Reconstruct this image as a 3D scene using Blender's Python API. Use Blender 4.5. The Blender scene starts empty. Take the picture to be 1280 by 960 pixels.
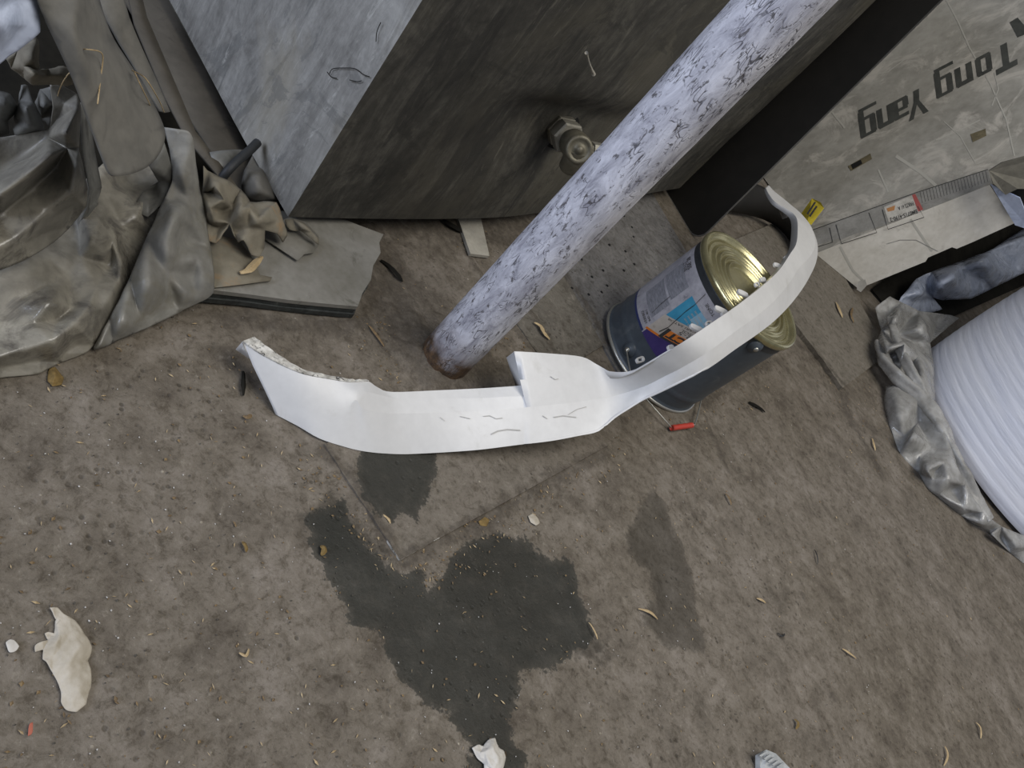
import bpy, bmesh, math, random
import numpy as np
from mathutils import Vector, Matrix
from mathutils.geometry import delaunay_2d_cdt

random.seed(7)
rng = np.random.default_rng(11)
S = bpy.context.scene
COL = S.collection

# ------------------------------------------------------------------ camera
FPX = 1005.0
CAMROT = ((0.68218395, -0.73118059, 0.0),
          (0.44152444, 0.41193775, -0.79709689),
          (0.58282178, 0.54376671, 0.60385143))
_N = np.array([-330., 1385.]); _c = np.array([640., 480.])
_dn = np.array([_N[0]-_c[0], -(_N[1]-_c[1]), -FPX]); _up = -_dn/np.linalg.norm(_dn)
_Y = np.array([0, 0, -1.]); _Y = _Y-_Y.dot(_up)*_up; _Y /= np.linalg.norm(_Y)
_R = np.array([np.cross(_Y, _up), _Y, _up])
CAMH = 1.0
CPOS = np.array([0, 0, CAMH])
cam = bpy.data.cameras.new('camera'); cam.sensor_width = 36; cam.sensor_fit = 'HORIZONTAL'
cam.lens = FPX/1280*36; cam.clip_start = 0.02
co = bpy.data.objects.new('camera', cam); COL.objects.link(co)
co.matrix_world = Matrix.Translation((0, 0, CAMH)) @ Matrix(_R.tolist()).to_4x4()
S.camera = co

# ------------------------------------------------------------------ world, light, exposure
S.view_settings.view_transform = 'Standard'; S.view_settings.look = 'None'
S.view_settings.gamma = 1; S.view_settings.use_curve_mapping = False
S.view_settings.exposure = 0.0
W = bpy.data.worlds.new('world'); S.world = W; W.use_nodes = True
W.node_tree.nodes['Background'].inputs[0].default_value = (0.80, 0.86, 1.0, 1)
W.node_tree.nodes['Background'].inputs[1].default_value = 0.15

def area_light(name, loc, target, sx, sy, power, color):
    l = bpy.data.lights.new(name, 'AREA'); l.shape = 'RECTANGLE'; l.size = sx; l.size_y = sy
    l.energy = power; l.color = color
    o = bpy.data.objects.new(name, l); COL.objects.link(o); o.location = loc
    o.rotation_euler = (Vector(target)-Vector(loc)).to_track_quat('-Z', 'Y').to_euler()
    return o
area_light('roof_skylight', (1.3, 1.0, 4.2), (0.7, 1.6, 0), 3.2, 2.6, 150, (1.0, 0.965, 0.91))
area_light('open_door_daylight', (-2.6, -3.0, 2.3), (0.3, 2.6, 0.9), 2.6, 2.4, 215, (0.72, 0.80, 1.0))

# ------------------------------------------------------------------ pixel -> world helpers
def ray(u, v):
    return _R @ np.array([u-_c[0], -(v-_c[1]), -FPX])
def P(u, v, z=0.0):
    r = ray(u, v); return CPOS + r*((z-CAMH)/r[2])
def on_plane(u, v, p0, n):
    r = ray(u, v); n = np.array(n, float); return CPOS + r*(n.dot(np.array(p0)-CPOS)/n.dot(r))

# ------------------------------------------------------------------ object helpers
def tag(o, label=None, cat=None, group=None, kind=None):
    if label: o['label'] = label
    if cat: o['category'] = cat
    if group: o['group'] = group
    if kind: o['kind'] = kind
    return o
def thing(name, label, cat, loc, group=None):
    o = bpy.data.objects.new(name, None); COL.objects.link(o); o.location = Vector(loc)
    o.empty_display_size = 0.05
    return tag(o, label, cat, group)
def origin_of(p):
    v = Vector((0, 0, 0))
    while p: v += p.location; p = p.parent
    return v
def obj(name, verts, faces, mat, parent=None, smooth=False, loc=None):
    """verts in WORLD coordinates"""
    me = bpy.data.meshes.new(name)
    V = np.array(verts, float)
    base = np.array(origin_of(parent))
    if loc is not None:
        L = np.array(loc, float)-base
    elif parent is None:
        L = np.array([V[:, 0].mean(), V[:, 1].mean(), V[:, 2].min()])-base
    else:
        L = np.zeros(3)
    me.from_pydata((V-base-L).tolist(), [], faces)
    me.validate()
    if smooth: me.polygons.foreach_set('use_smooth', [True]*len(me.polygons))
    o = bpy.data.objects.new(name, me); COL.objects.link(o)
    o.location = Vector(L); o.parent = parent
    if mat: me.materials.append(mat)
    return o
def fix_normals(o):
    bm = bmesh.new(); bm.from_mesh(o.data); bmesh.ops.recalc_face_normals(bm, faces=bm.faces); bm.to_mesh(o.data); bm.free()
def solid(o, t, off=-1):
    m = o.modifiers.new('thick', 'SOLIDIFY'); m.thickness = t; m.offset = off; return m
def bev(o, w, seg=2):
    m = o.modifiers.new('bevel', 'BEVEL'); m.width = w; m.segments = seg; m.limit_method = 'ANGLE'; return m
def sub(o, n):
    m = o.modifiers.new('sub', 'SUBSURF'); m.levels = n; m.render_levels = n; return m
_tex = {}
def rough_up(o, size, strength, kind='CLOUDS'):
    k = (kind, size)
    if k not in _tex:
        t = bpy.data.textures.new('n%d' % len(_tex), kind); t.noise_scale = size
        if kind == 'CLOUDS': t.noise_depth = 3
        _tex[k] = t
    m = o.modifiers.new('relief', 'DISPLACE'); m.texture = _tex[k]; m.strength = strength; m.mid_level = 0.5
    m.texture_coords = 'GLOBAL'
    return m
def prism(poly, dirv):
    """closed prism from a polygon of 3D points swept by dirv"""
    n = len(poly); a = [np.array(p, float) for p in poly]; b = [p+np.array(dirv, float) for p in a]
    f = [tuple(range(n)), tuple(range(2*n-1, n-1, -1))]
    f += [(i, i+n, (i+1) % n+n, (i+1) % n) for i in range(n)]
    return a+b, f
def tube(path, r, k=10, cap=True):
    path = [np.array(p, float) for p in path]; V = []; F = []
    n = len(path); rr = r if hasattr(r, '__len__') else [r]*n
    ref = np.array([0.13, 0.21, 0.97])
    for i, p in enumerate(path):
        t = path[min(i+1, n-1)]-path[max(i-1, 0)]; t = t/np.linalg.norm(t)
        a = np.cross(t, ref); a /= np.linalg.norm(a); b = np.cross(t, a)
        for j in range(k):
            q = 2*math.pi*j/k; V.append(p+rr[i]*(a*math.cos(q)+b*math.sin(q)))
    for i in range(n-1):
        for j in range(k):
            F.append((i*k+j, i*k+(j+1) % k, (i+1)*k+(j+1) % k, (i+1)*k+j))
    if cap: F += [tuple(range(k)), tuple((n-1)*k+j for j in range(k-1, -1, -1))]
    return V, F
def lathe(c, axis, prof, k=48):
    """prof: list of (r, h) along axis from c"""
    c = np.array(c, float); axis = np.array(axis, float)/np.linalg.norm(axis)
    ref = np.array([1, 0, 0.]) if abs(axis[0]) < .9 else np.array([0, 1., 0])
    a = np.cross(axis, ref); a /= np.linalg.norm(a); b = np.cross(axis, a); V = []; F = []
    for r, h in prof:
        for j in range(k):
            q = 2*math.pi*j/k; V.append(c+axis*h+max(r, 1e-4)*(a*math.cos(q)+b*math.sin(q)))
    for i in range(len(prof)-1):
        for j in range(k):
            F.append((i*k+j, i*k+(j+1) % k, (i+1)*k+(j+1) % k, (i+1)*k+j))
    return V, F
def smooth_path(pts, n=6):
    pts = [np.array(p, float) for p in pts]; out = []
    for i in range(len(pts)-1):
        p0 = pts[max(i-1, 0)]; p1 = pts[i]; p2 = pts[i+1]; p3 = pts[min(i+2, len(pts)-1)]
        for j in range(n):
            t = j/n
            out.append(.5*((2*p1)+(-p0+p2)*t+(2*p0-5*p1+4*p2-p3)*t*t+(-p0+3*p1-3*p2+p3)*t**3))
    out.append(pts[-1]); return out
def cdt(outline, inner=(), lines=()):
    """2D constrained triangulation -> list of pts idx & tris (idx into outline+inner)"""
    pts = [Vector((p[0], p[1])) for p in list(outline)+list(inner)]
    n = len(outline)
    edges = [(i, (i+1) % n) for i in range(n)]+[tuple(l) for l in lines]
    vs, es, fs, ov, oe, of = delaunay_2d_cdt(pts, edges, [], 1, 1e-4)
    return vs, fs, ov
def sheet(name, outline, inner, mat, parent=None, lines=(), level=2, thick=0.002, relief=0, rsize=0.05, smooth=True, jitter=0, crisp=.8):
    """a draped sheet: outline and inner are (u, v, height); real points found by un-projecting at that height"""
    allp = list(outline)+list(inner)
    vs, fs, ov = cdt(outline, inner, lines)
    V = []
    for i, v in enumerate(vs):
        if ov[i]: z = allp[ov[i][0]][2]
        else:
            d = [((v.x-p[0])**2+(v.y-p[1])**2, p[2]) for p in allp]; z = min(d)[1]
        V.append(P(v.x, v.y, z)+(rng.normal(0, jitter, 3) if jitter else 0))
    o = obj(name, V, [tuple(f) for f in fs], mat, parent, smooth)
    fix_normals(o)
    if level:
        me = o.data; cnt = {}
        for p in me.polygons:
            for k in p.edge_keys: cnt[k] = cnt.get(k, 0)+1
        a = me.attributes.new('crease_edge', 'FLOAT', 'EDGE')
        nn = {}
        for p in me.polygons:
            for k in p.edge_keys: nn.setdefault(k, []).append(p.normal.copy())
        vals = []
        for e in me.edges:
            k = tuple(sorted(e.vertices))
            if cnt.get(k, 1) < 2: vals.append(1.0)
            else:
                ang = nn[k][0].angle(nn[k][1], 0)
                vals.append(crisp*min(1, ang/.6))
        a.data.foreach_set('value', vals)
        sub(o, level)
    if relief:
        rough_up(o, rsize, relief*.55); rough_up(o, rsize*3.1, relief*.5)
    if thick: solid(o, thick, 0)
    return o

# ------------------------------------------------------------------ materials
def new_mat(name):
    m = bpy.data.materials.new(name); m.use_nodes = True
    nt = m.node_tree; b = nt.nodes['Principled BSDF']; return m, nt, b
def s2l(c):
    if isinstance(c, str): c = tuple(int(c[i:i+2], 16)/255 for i in (0, 2, 4))
    return tuple((x/12.92 if x <= .04045 else ((x+.055)/1.055)**2.4) for x in c)+(1,)
def ramp(nt, src, stops):
    r = nt.nodes.new('ShaderNodeValToRGB'); e = r.color_ramp.elements
    while len(e) < len(stops): e.new(.5)
    for x, (p, c) in zip(e, stops): x.position = p; x.color = c
    nt.links.new(src, r.inputs[0]); return r.outputs[0]
def mix(nt, fac, a, b, mode='MIX'):
    m = nt.nodes.new('ShaderNodeMix'); m.data_type = 'RGBA'; m.blend_type = mode
    for s, v in ((m.inputs[0], fac), (m.inputs[6], a), (m.inputs[7], b)):
        if isinstance(v, (int, float, tuple)): s.default_value = v
        else: nt.links.new(v, s)
    return m.outputs[2]
def math_(nt, op, a, b=0.0, clamp=False):
    m = nt.nodes.new('ShaderNodeMath'); m.operation = op; m.use_clamp = clamp
    for s, v in ((m.inputs[0], a), (m.inputs[1], b)):
        if isinstance(v, (int, float)): s.default_value = v
        else: nt.links.new(v, s)
    return m.outputs[0]
def coords(nt, scale=(1, 1, 1), rot=(0, 0, 0), kind='Object'):
    t = nt.nodes.new('ShaderNodeTexCoord'); m = nt.nodes.new('ShaderNodeMapping')
    m.inputs['Scale'].default_value = scale; m.inputs['Rotation'].default_value = rot
    nt.links.new(t.outputs[kind], m.inputs[0]); return m.outputs[0]
def noise(nt, co_, scale, detail=5, rough=.6, dist=0):
    n = nt.nodes.new('ShaderNodeTexNoise'); n.inputs['Scale'].default_value = scale
    n.inputs['Detail'].default_value = detail; n.inputs['Roughness'].default_value = rough
    n.inputs['Distortion'].default_value = dist; nt.links.new(co_, n.inputs['Vector']); return n.outputs['Fac']
def voro(nt, co_, scale, feature='F1', out='Distance', rnd=1):
    n = nt.nodes.new('ShaderNodeTexVoronoi'); n.feature = feature; n.inputs['Scale'].default_value = scale
    n.inputs['Randomness'].default_value = rnd
    nt.links.new(co_, n.inputs['Vector']); return n.outputs[out]
def bump(nt, b, h, strength, dist=0.01):
    n = nt.nodes.new('ShaderNodeBump'); n.inputs['Strength'].default_value = strength
    n.inputs['Distance'].default_value = dist; nt.links.new(h, n.inputs['Height']); nt.links.new(n.outputs[0], b.inputs['Normal'])
BW = ((0, (0, 0, 0, 1)), (1, (1, 1, 1, 1)))
def grunge(name, c1, c2, c3=None, scale=6, fine=40, rough=.7, metal=0, bmp=.3, stretch=(1, 1, 1), rot=(0, 0, 0), spec=.5, c3pos=(.6, .72), bdist=.004):
    m, nt, b = new_mat(name); cc = coords(nt, stretch, rot)
    n1 = noise(nt, cc, scale, 6, .65, .3); n2 = noise(nt, cc, fine, 4, .6)
    f = math_(nt, 'ADD', math_(nt, 'MULTIPLY', n1, .7), math_(nt, 'MULTIPLY', n2, .3))
    col = ramp(nt, f, ((.36, s2l(c1)), (.64, s2l(c2))))
    if c3:
        n3 = noise(nt, cc, scale*1.7, 6, .7, .8)
        col = mix(nt, ramp(nt, n3, ((c3pos[0], (0, 0, 0, 1)), (c3pos[1], (1, 1, 1, 1)))), col, s2l(c3))
    nt.links.new(col, b.inputs['Base Color'])
    b.inputs['Roughness'].default_value = rough; b.inputs['Metallic'].default_value = metal
    b.inputs['Specular IOR Level'].default_value = spec
    if bmp: bump(nt, b, f, bmp, bdist)
    return m
def flat(name, c, rough=.6, metal=0, spec=.5):
    m, nt, b = new_mat(name); b.inputs['Base Color'].default_value = s2l(c)
    b.inputs['Roughness'].default_value = rough; b.inputs['Metallic'].default_value = metal
    b.inputs['Specular IOR Level'].default_value = spec; return m

def mat_floor(plate=False, tint=None):
    m, nt, b = new_mat('dusty_plate' if plate else 'dirty_concrete')
    cc = coords(nt, kind='Object') if not plate else coords(nt, kind='Generated')
    g = nt.nodes.new('ShaderNodeNewGeometry'); cc = g.outputs['Position']
    big = noise(nt, cc, 2.2, 5, .6, .4); mid = noise(nt, cc, 11, 7, .7, .3); fin = noise(nt, cc, 150, 6, .8)
    if plate:
        col = ramp(nt, mid, ((.3, s2l(tint[0])), (.7, s2l(tint[1]))))
    else:
        warm = ramp(nt, mid, ((.30, s2l('524a40')), (.5, s2l('6a6256')), (.70, s2l('7d756a'))))
        cold = ramp(nt, mid, ((.30, s2l('595248')), (.5, s2l('726a5f')), (.70, s2l('867e74'))))
        col = mix(nt, ramp(nt, big, ((.4, (0, 0, 0, 1)), (.6, (1, 1, 1, 1)))), warm, cold)
    # grit : dark pits and pale grains
    col = mix(nt, ramp(nt, fin, ((.33, (.5, .5, .5, 1)), (.47, (0, 0, 0, 1)))), col, s2l('454036'))
    col = mix(nt, ramp(nt, fin, ((.6, (0, 0, 0, 1)), (.75, (.3, .3, .3, 1)))), col, s2l('9d968a'))
    gr = noise(nt, cc, 45, 8, .82, .4)
    col = mix(nt, 1.0, col, ramp(nt, gr, ((.38, (.58, .56, .52, 1)), (.5, (1, 1, 1, 1)), (.64, (1.0, 1.0, 1.0, 1)))), 'MULTIPLY')
    col = mix(nt, ramp(nt, gr, ((.56, (0, 0, 0, 1)), (.70, (.5, .5, .5, 1)))), col, s2l('9c9486'))
    v1 = voro(nt, cc, 55); blot = noise(nt, cc, 5, 3)
    pit = math_(nt, 'MULTIPLY', ramp(nt, v1, ((.12, (1, 1, 1, 1)), (.22, (0, 0, 0, 1)))), ramp(nt, blot, ((.45, (0, 0, 0, 1)), (.62, (1, 1, 1, 1)))))
    col = mix(nt, math_(nt, 'MULTIPLY', pit, .65), col, s2l('38332b'))
    v2 = voro(nt, cc, 34); peb = math_(nt, 'MULTIPLY', ramp(nt, v2, ((.05, (1, 1, 1, 1)), (.09, (0, 0, 0, 1)))), ramp(nt, mid, ((.5, (0, 0, 0, 1)), (.6, (1, 1, 1, 1)))))
    col = mix(nt, math_(nt, 'MULTIPLY', peb, .7), col, s2l('b3aa98'))
    n4 = noise(nt, cc, 26, 8, .75, 1.2)
    col = mix(nt, ramp(nt, n4, ((.60, (0, 0, 0, 1)), (.72, (.7, .7, .7, 1)))), col, s2l('4b443a'))
    # loose earth
    ad = nt.nodes.new('ShaderNodeAttribute'); ad.attribute_name = 'dirt'
    dj = math_(nt, 'ADD', ad.outputs['Fac'], math_(nt, 'MULTIPLY', math_(nt, 'SUBTRACT', noise(nt, cc, 17, 6, .72, .6), .5), 2.4))
    dm = math_(nt, 'MULTIPLY', ramp(nt, dj, ((.42, (0, 0, 0, 1)), (.80, (1, 1, 1, 1)))), ramp(nt, ad.outputs['Fac'], ((0, (0, 0, 0, 1)), (.25, (1, 1, 1, 1)))))
    dirtc = ramp(nt, noise(nt, cc, 70, 6, .8), ((.32, s2l('2b2722')), (.5, s2l('484138')), (.7, s2l('6b6357'))))
    col = mix(nt, math_(nt, 'MULTIPLY', dm, .62), col, dirtc)
    adp = nt.nodes.new('ShaderNodeAttribute'); adp.attribute_name = 'damp'
    dpj = math_(nt, 'ADD', adp.outputs['Fac'], math_(nt, 'MULTIPLY', math_(nt, 'SUBTRACT', noise(nt, cc, 24, 6, .75), .5), 1.2))
    dpm = ramp(nt, dpj, ((.44, (0, 0, 0, 1)), (.58, (.75, .75, .75, 1)), (1.1, (1, 1, 1, 1))))
    col = mix(nt, math_(nt, 'MULTIPLY', dpm, 1.0), col, mix(nt, .58, col, s2l('2d2a23')))
    # spilt water, an irregular wet patch that darkens and shines
    aw = nt.nodes.new('ShaderNodeAttribute'); aw.attribute_name = 'wet'
    wn = math_(nt, 'ADD', math_(nt, 'MULTIPLY', math_(nt, 'SUBTRACT', noise(nt, cc, 30, 6, .72), .5), 1.7),
               math_(nt, 'MULTIPLY', math_(nt, 'SUBTRACT', noise(nt, cc, 90, 5, .8), .5), .9))
    wj = math_(nt, 'ADD', aw.outputs['Fac'], wn)
    wm = ramp(nt, wj, ((.46, (0, 0, 0, 1)), (.54, (.80, .80, .80, 1)), (1.0, (.97, .97, .97, 1))))
    wetc = mix(nt, 1.0, col, s2l('7c7e7d') , 'MULTIPLY')
    wetc = mix(nt, .62, wetc, ramp(nt, big, ((.35, s2l('26261f')), (.65, s2l('34352f')))))
    col = mix(nt, wm, col, wetc)
    nt.links.new(col, b.inputs['Base Color'])
    nt.links.new(math_(nt, 'SUBTRACT', .86, math_(nt, 'MULTIPLY', wm, .36)), b.inputs['Roughness'])
    b.inputs['Specular IOR Level'].default_value = .32
    h = math_(nt, 'ADD', math_(nt, 'MULTIPLY', mid, 1.0), math_(nt, 'MULTIPLY', fin, .35))
    h = math_(nt, 'SUBTRACT', h, math_(nt, 'MULTIPLY', pit, .5)); h = math_(nt, 'ADD', h, math_(nt, 'MULTIPLY', peb, .5))
    bump(nt, b, h, .55, .006)
    return m
M_floor = mat_floor()
M_plateA = mat_floor(True, ('655e53', '797166'))
M_plateB = mat_floor(True, ('5c574e', '6f6a61'))
M_plateC = mat_floor(True, ('5a5856', '787674'))
M_plateD = mat_floor(True, ('6a6459', '7d766b'))
M_white = grunge('white_paint_plastic', 'c3c2bf', 'cfcecb', 'b8b6b0', scale=7, fine=60, rough=.38, bmp=.03, c3pos=(.62, .8))
M_white_edge = grunge('raw_plastic_edge', '8e8a80', 'e0ddd4', '3c3a36', scale=60, fine=160, rough=.8, bmp=.3, c3pos=(.58, .64))
M_black = grunge('black_plastic', '232220', '2c2a27', scale=4, fine=30, rough=.62, bmp=.05, spec=.25)
M_rubber = grunge('black_rubber', '1c1d1e', '303233', scale=12, fine=60, rough=.6, bmp=.2)
M_panel_edge = flat('worn_panel_edge', '6d6b66', .6)
M_hole = flat('dark_hole', '0c0c0b', .9)

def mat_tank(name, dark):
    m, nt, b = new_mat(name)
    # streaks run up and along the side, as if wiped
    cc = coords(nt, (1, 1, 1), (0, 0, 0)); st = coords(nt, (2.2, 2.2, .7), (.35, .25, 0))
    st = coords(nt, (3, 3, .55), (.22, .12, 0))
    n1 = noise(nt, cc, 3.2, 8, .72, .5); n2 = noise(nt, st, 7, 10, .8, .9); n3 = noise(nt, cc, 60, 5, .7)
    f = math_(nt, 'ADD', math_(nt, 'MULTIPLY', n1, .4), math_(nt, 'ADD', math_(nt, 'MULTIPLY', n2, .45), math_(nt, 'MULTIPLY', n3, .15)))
    if dark: col = ramp(nt, f, ((.38, s2l('2f2e2a')), (.5, s2l('494741')), (.62, s2l('6d6a61'))))  # darker palette paints in the shade of the front face
    else: col = ramp(nt, f, ((.39, s2l('65635e')), (.5, s2l('87857f')), (.61, s2l('a4a29b'))))  # paler palette for the face turned to the daylight
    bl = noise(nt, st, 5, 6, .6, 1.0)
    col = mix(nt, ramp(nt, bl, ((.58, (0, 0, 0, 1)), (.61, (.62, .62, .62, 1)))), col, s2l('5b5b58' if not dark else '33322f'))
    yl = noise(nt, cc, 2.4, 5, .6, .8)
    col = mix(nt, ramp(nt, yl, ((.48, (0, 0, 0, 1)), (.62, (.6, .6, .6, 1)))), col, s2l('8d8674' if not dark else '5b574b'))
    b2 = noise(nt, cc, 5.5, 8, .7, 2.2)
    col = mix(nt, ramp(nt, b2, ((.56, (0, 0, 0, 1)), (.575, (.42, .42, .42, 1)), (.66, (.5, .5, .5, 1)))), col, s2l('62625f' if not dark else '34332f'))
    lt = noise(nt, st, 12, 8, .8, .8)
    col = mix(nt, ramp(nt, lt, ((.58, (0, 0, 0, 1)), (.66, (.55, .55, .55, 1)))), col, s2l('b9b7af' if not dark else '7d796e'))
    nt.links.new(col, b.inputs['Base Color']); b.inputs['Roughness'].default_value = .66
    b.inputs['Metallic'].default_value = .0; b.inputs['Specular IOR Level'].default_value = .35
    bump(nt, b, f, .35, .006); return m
M_tankL = mat_tank('dusty_steel_lit_side', False)
M_tankD = mat_tank('dusty_steel_shade_front', True)

def mat_pipe():
    m, nt, b = new_mat('flaking_white_paint')
    st = coords(nt, (1, 1, .32)); cc = coords(nt)
    n1 = noise(nt, st, 40, 8, .75, .6)
    col = ramp(nt, n1, ((.32, s2l('7f7d86')), (.47, s2l('b3b2b8')), (.62, s2l('d2d1d6'))))
    warp = nt.nodes.new('ShaderNodeVectorMath'); warp.operation = 'ADD'
    nn = nt.nodes.new('ShaderNodeTexNoise'); nn.inputs['Scale'].default_value = 30; nt.links.new(st, nn.inputs['Vector'])
    sc = nt.nodes.new('ShaderNodeVectorMath'); sc.operation = 'SCALE'; sc.inputs[3].default_value = .06
    nt.links.new(nn.outputs['Color'], sc.inputs[0]); nt.links.new(st, warp.inputs[0]); nt.links.new(sc.outputs[0], warp.inputs[1])
    cr = voro(nt, warp.outputs[0], 120, 'DISTANCE_TO_EDGE')
    gate = ramp(nt, noise(nt, cc, 22, 4, .6), ((.50, (0, 0, 0, 1)), (.60, (1, 1, 1, 1))))
    crack = math_(nt, 'MULTIPLY', ramp(nt, cr, ((.02, (1, 1, 1, 1)), (.07, (0, 0, 0, 1)))), gate)
    col = mix(nt, math_(nt, 'MULTIPLY', crack, .85), col, s2l('3c3a3d'))
    fl = noise(nt, coords(nt, (1, 1, .4), (.12, 0, 0)), 105, 6, .72, .5)
    col = mix(nt, ramp(nt, fl, ((.575, (0, 0, 0, 1)), (.62, (.85, .85, .85, 1)))), col, s2l('4a4645'))
    rd = noise(nt, coords(nt, (1, 1, .25), (0, 0, .6)), 24, 3, .5)
    col = mix(nt, ramp(nt, rd, ((.71, (0, 0, 0, 1)), (.75, (.75, .75, .75, 1)))), col, s2l('94604f'))
    # rust and earth near the floor (object z = height)
    sx = nt.nodes.new('ShaderNodeSeparateXYZ'); nt.links.new(cc, sx.inputs[0])
    rz = math_(nt, 'SUBTRACT', math_(nt, 'ADD', sx.outputs[2], math_(nt, 'MULTIPLY', noise(nt, cc, 26, 5, .6), .10)), .085)
    rm = ramp(nt, rz, ((.0, (1, 1, 1, 1)), (.03, (.5, .5, .5, 1)), (.10, (0, 0, 0, 1))))
    rc = ramp(nt, noise(nt, cc, 60, 5, .7), ((.35, s2l('352c25')), (.52, s2l('54412f')), (.68, s2l('6d543a'))))
    col = mix(nt, rm, col, rc)
    nt.links.new(col, b.inputs['Base Color']); b.inputs['Roughness'].default_value = .5
    h = math_(nt, 'SUBTRACT', n1, math_(nt, 'MULTIPLY', crack, .7)); bump(nt, b, h, .5, .003)
    return m
M_pipe = mat_pipe()

def mat_sheet(name, c1, c2, c3, rough=.45, alpha=1.0, bmp=.4, scale=9, tr=0.0):
    m = grunge(name, c1, c2, c3, scale=scale, fine=45, rough=rough, bmp=bmp, c3pos=(.5, .66), bdist=.006)
    nt = m.node_tree; b = nt.nodes['Principled BSDF']
    cc = coords(nt); n = noise(nt, cc, scale*.9, 5, .6)
    rr = ramp(nt, n, ((.45, (rough+.25,)*3+(1,)), (.58, (max(rough-.22, .10),)*3+(1,)))); nt.links.new(rr, b.inputs['Roughness'])
    b.inputs['Specular IOR Level'].default_value = .7
    if alpha < 1:
        nt.links.new(ramp(nt, noise(nt, cc, scale*.6, 4, .6), ((.35, (alpha-.12,)*3+(1,)), (.65, (min(1, alpha+.12),)*3+(1,)))), b.inputs['Alpha'])
    return m
M_tarp = mat_sheet('dusty_polythene', '656156', '928d80', '55514a', rough=.48, alpha=.97)
M_tarp2 = mat_sheet('dull_grey_polythene', '63615b', '86847c', '6e6a5e', rough=.62)
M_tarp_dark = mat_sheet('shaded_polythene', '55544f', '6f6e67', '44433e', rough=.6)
M_grime_shade = grunge('dark_grime_shade', '171613', '26241f', scale=8, fine=50, rough=.9, bmp=.4, spec=.1)  # dark grime; also colours the sheets added as gap shade
M_greypanel = grunge('grey_dusty_plastic', '5c5a54', '75726a', '4b4a46', scale=7, fine=60, rough=.75, bmp=.2)
M_cloth = grunge('dirty_brown_paper', '6a6456', '8b8473', '8f7a5e', scale=9, fine=50, rough=.9, bmp=.5, c3pos=(.55, .68))
M_card = grunge('brown_grimy_board', '454037', '5a5449', '37332c', scale=6, fine=40, rough=.92, bmp=.3)
M_layer = grunge('board_dust', '6a675d', '85827a', '5b584f', scale=7, fine=60, rough=.85, bmp=.3)
M_layeredge = grunge('layered_edge', '1e201f', '3f423f', '6a6b66', scale=40, fine=120, rough=.6, bmp=.6)
M_bluesheet = mat_sheet('pale_blue_film', 'a4aec4', 'c9d2e4', '8c96aa', rough=.35, bmp=.25, scale=6)
M_clear = mat_sheet('clear_bag_film', '85837d', 'b5b4b0', '9b9994', rough=.30, alpha=.72, bmp=.5, scale=14)
M_bluebag = mat_sheet('blue_grey_bag_film', '959dae', 'c4cbd9', '868e9c', rough=.35, bmp=.4, scale=10)
M_tissue = grunge('tissue', '9a917f', 'bdb5a6', '857b67', scale=14, fine=80, rough=.9, bmp=.5, c3pos=(.6, .7))
M_tissue_w = grunge('white_tissue', 'b3aea4', 'd2cec6', scale=14, fine=80, rough=.9, bmp=.4)
M_wood = grunge('pale_splinter', '9a8460', 'c4ad84', scale=30, fine=200, rough=.85, bmp=.3)
M_wood2 = grunge('brown_bark', '5b4a35', '8b7450', scale=30, fine=200, rough=.9, bmp=.3)
M_lath = grunge('grey_white_lath', '8f8b80', 'aea99c', '6e6a5f', scale=14, fine=90, rough=.85, bmp=.3)
M_yellow = grunge('yellow_paper', 'b9a428', 'd8c43c', '8f7f22', scale=30, fine=90, rough=.7, bmp=.1)
M_leaf = grunge('dry_yellow_leaf', '5e4d2a', '8a7140', scale=40, fine=120, rough=.9, bmp=.4)
M_red = flat('red_plastic', 'b23b2c', .45)
M_wire = flat('galvanised_wire', 'b9b8b0', .35, .8)
M_pail = grunge('dark_slate_enamel', '3d444b', '4a5259', '5c6164', scale=9, fine=70, rough=.42, bmp=.08, c3pos=(.58, .75))
M_gold = grunge('gold_lacquered_tin', 'aea67c', 'cfc9a0', '918a62', scale=12, fine=60, rough=.27, metal=.85, bmp=.03, c3pos=(.62, .75))
M_brass = grunge('dirty_brass', '5b5646', '757061', '46422f', scale=30, fine=90, rough=.5, metal=.4, bmp=.2)
M_nut = grunge('zinc_nut', '7b776b', '928e82', scale=30, fine=90, rough=.5, metal=.35, bmp=.1)

# ------------------------------------------------------------------ floor
def sdf(px, py, poly):
    """signed distance, >0 inside, numpy arrays in world xy"""
    poly = np.array(poly); d = np.full(px.shape, 1e9); inside = np.zeros(px.shape, bool)
    for i in range(len(poly)):
        a = poly[i]; b_ = poly[(i+1) % len(poly)]; e = b_-a
        wx = px-a[0]; wy = py-a[1]; t = np.clip((wx*e[0]+wy*e[1])/(e@e+1e-12), 0, 1)
        d = np.minimum(d, np.hypot(wx-e[0]*t, wy-e[1]*t))
        cnd = ((a[1] > py) != (b_[1] > py)) & (px < (b_[0]-a[0])*(py-a[1])/(b_[1]-a[1]+1e-12)+a[0])
        inside ^= cnd
    return np.where(inside, d, -d)
def wpoly(pts, z=0): return [P(u, v, z)[:2] for u, v in pts]
PUDDLE = wpoly([(382,641),(411,629),(430,622),(440,648),(461,681),(482,706),(502,716),(527,714),(536,740),(548,722),(565,697),(590,677),
 (623,664),(652,670),(673,689),(690,700),(719,697),(723,714),(721,735),(736,764),(744,793),(727,810),(698,827),(682,839),(661,833),(650,843),
 (650,868),(640,893),(640,922),(655,943),(662,980),(590,980),(586,927),(567,906),(561,891),(536,881),(507,860),(490,827),(477,797),(469,783),
 (440,781),(430,756),(417,739),(402,706),(386,677)])
PUDDLE2 = wpoly([(452,555),(440,593),(452,622),(469,645),(486,656),(500,640),(519,655),(523,639),(536,614),(544,589),(546,565),(520,550)])
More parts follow.
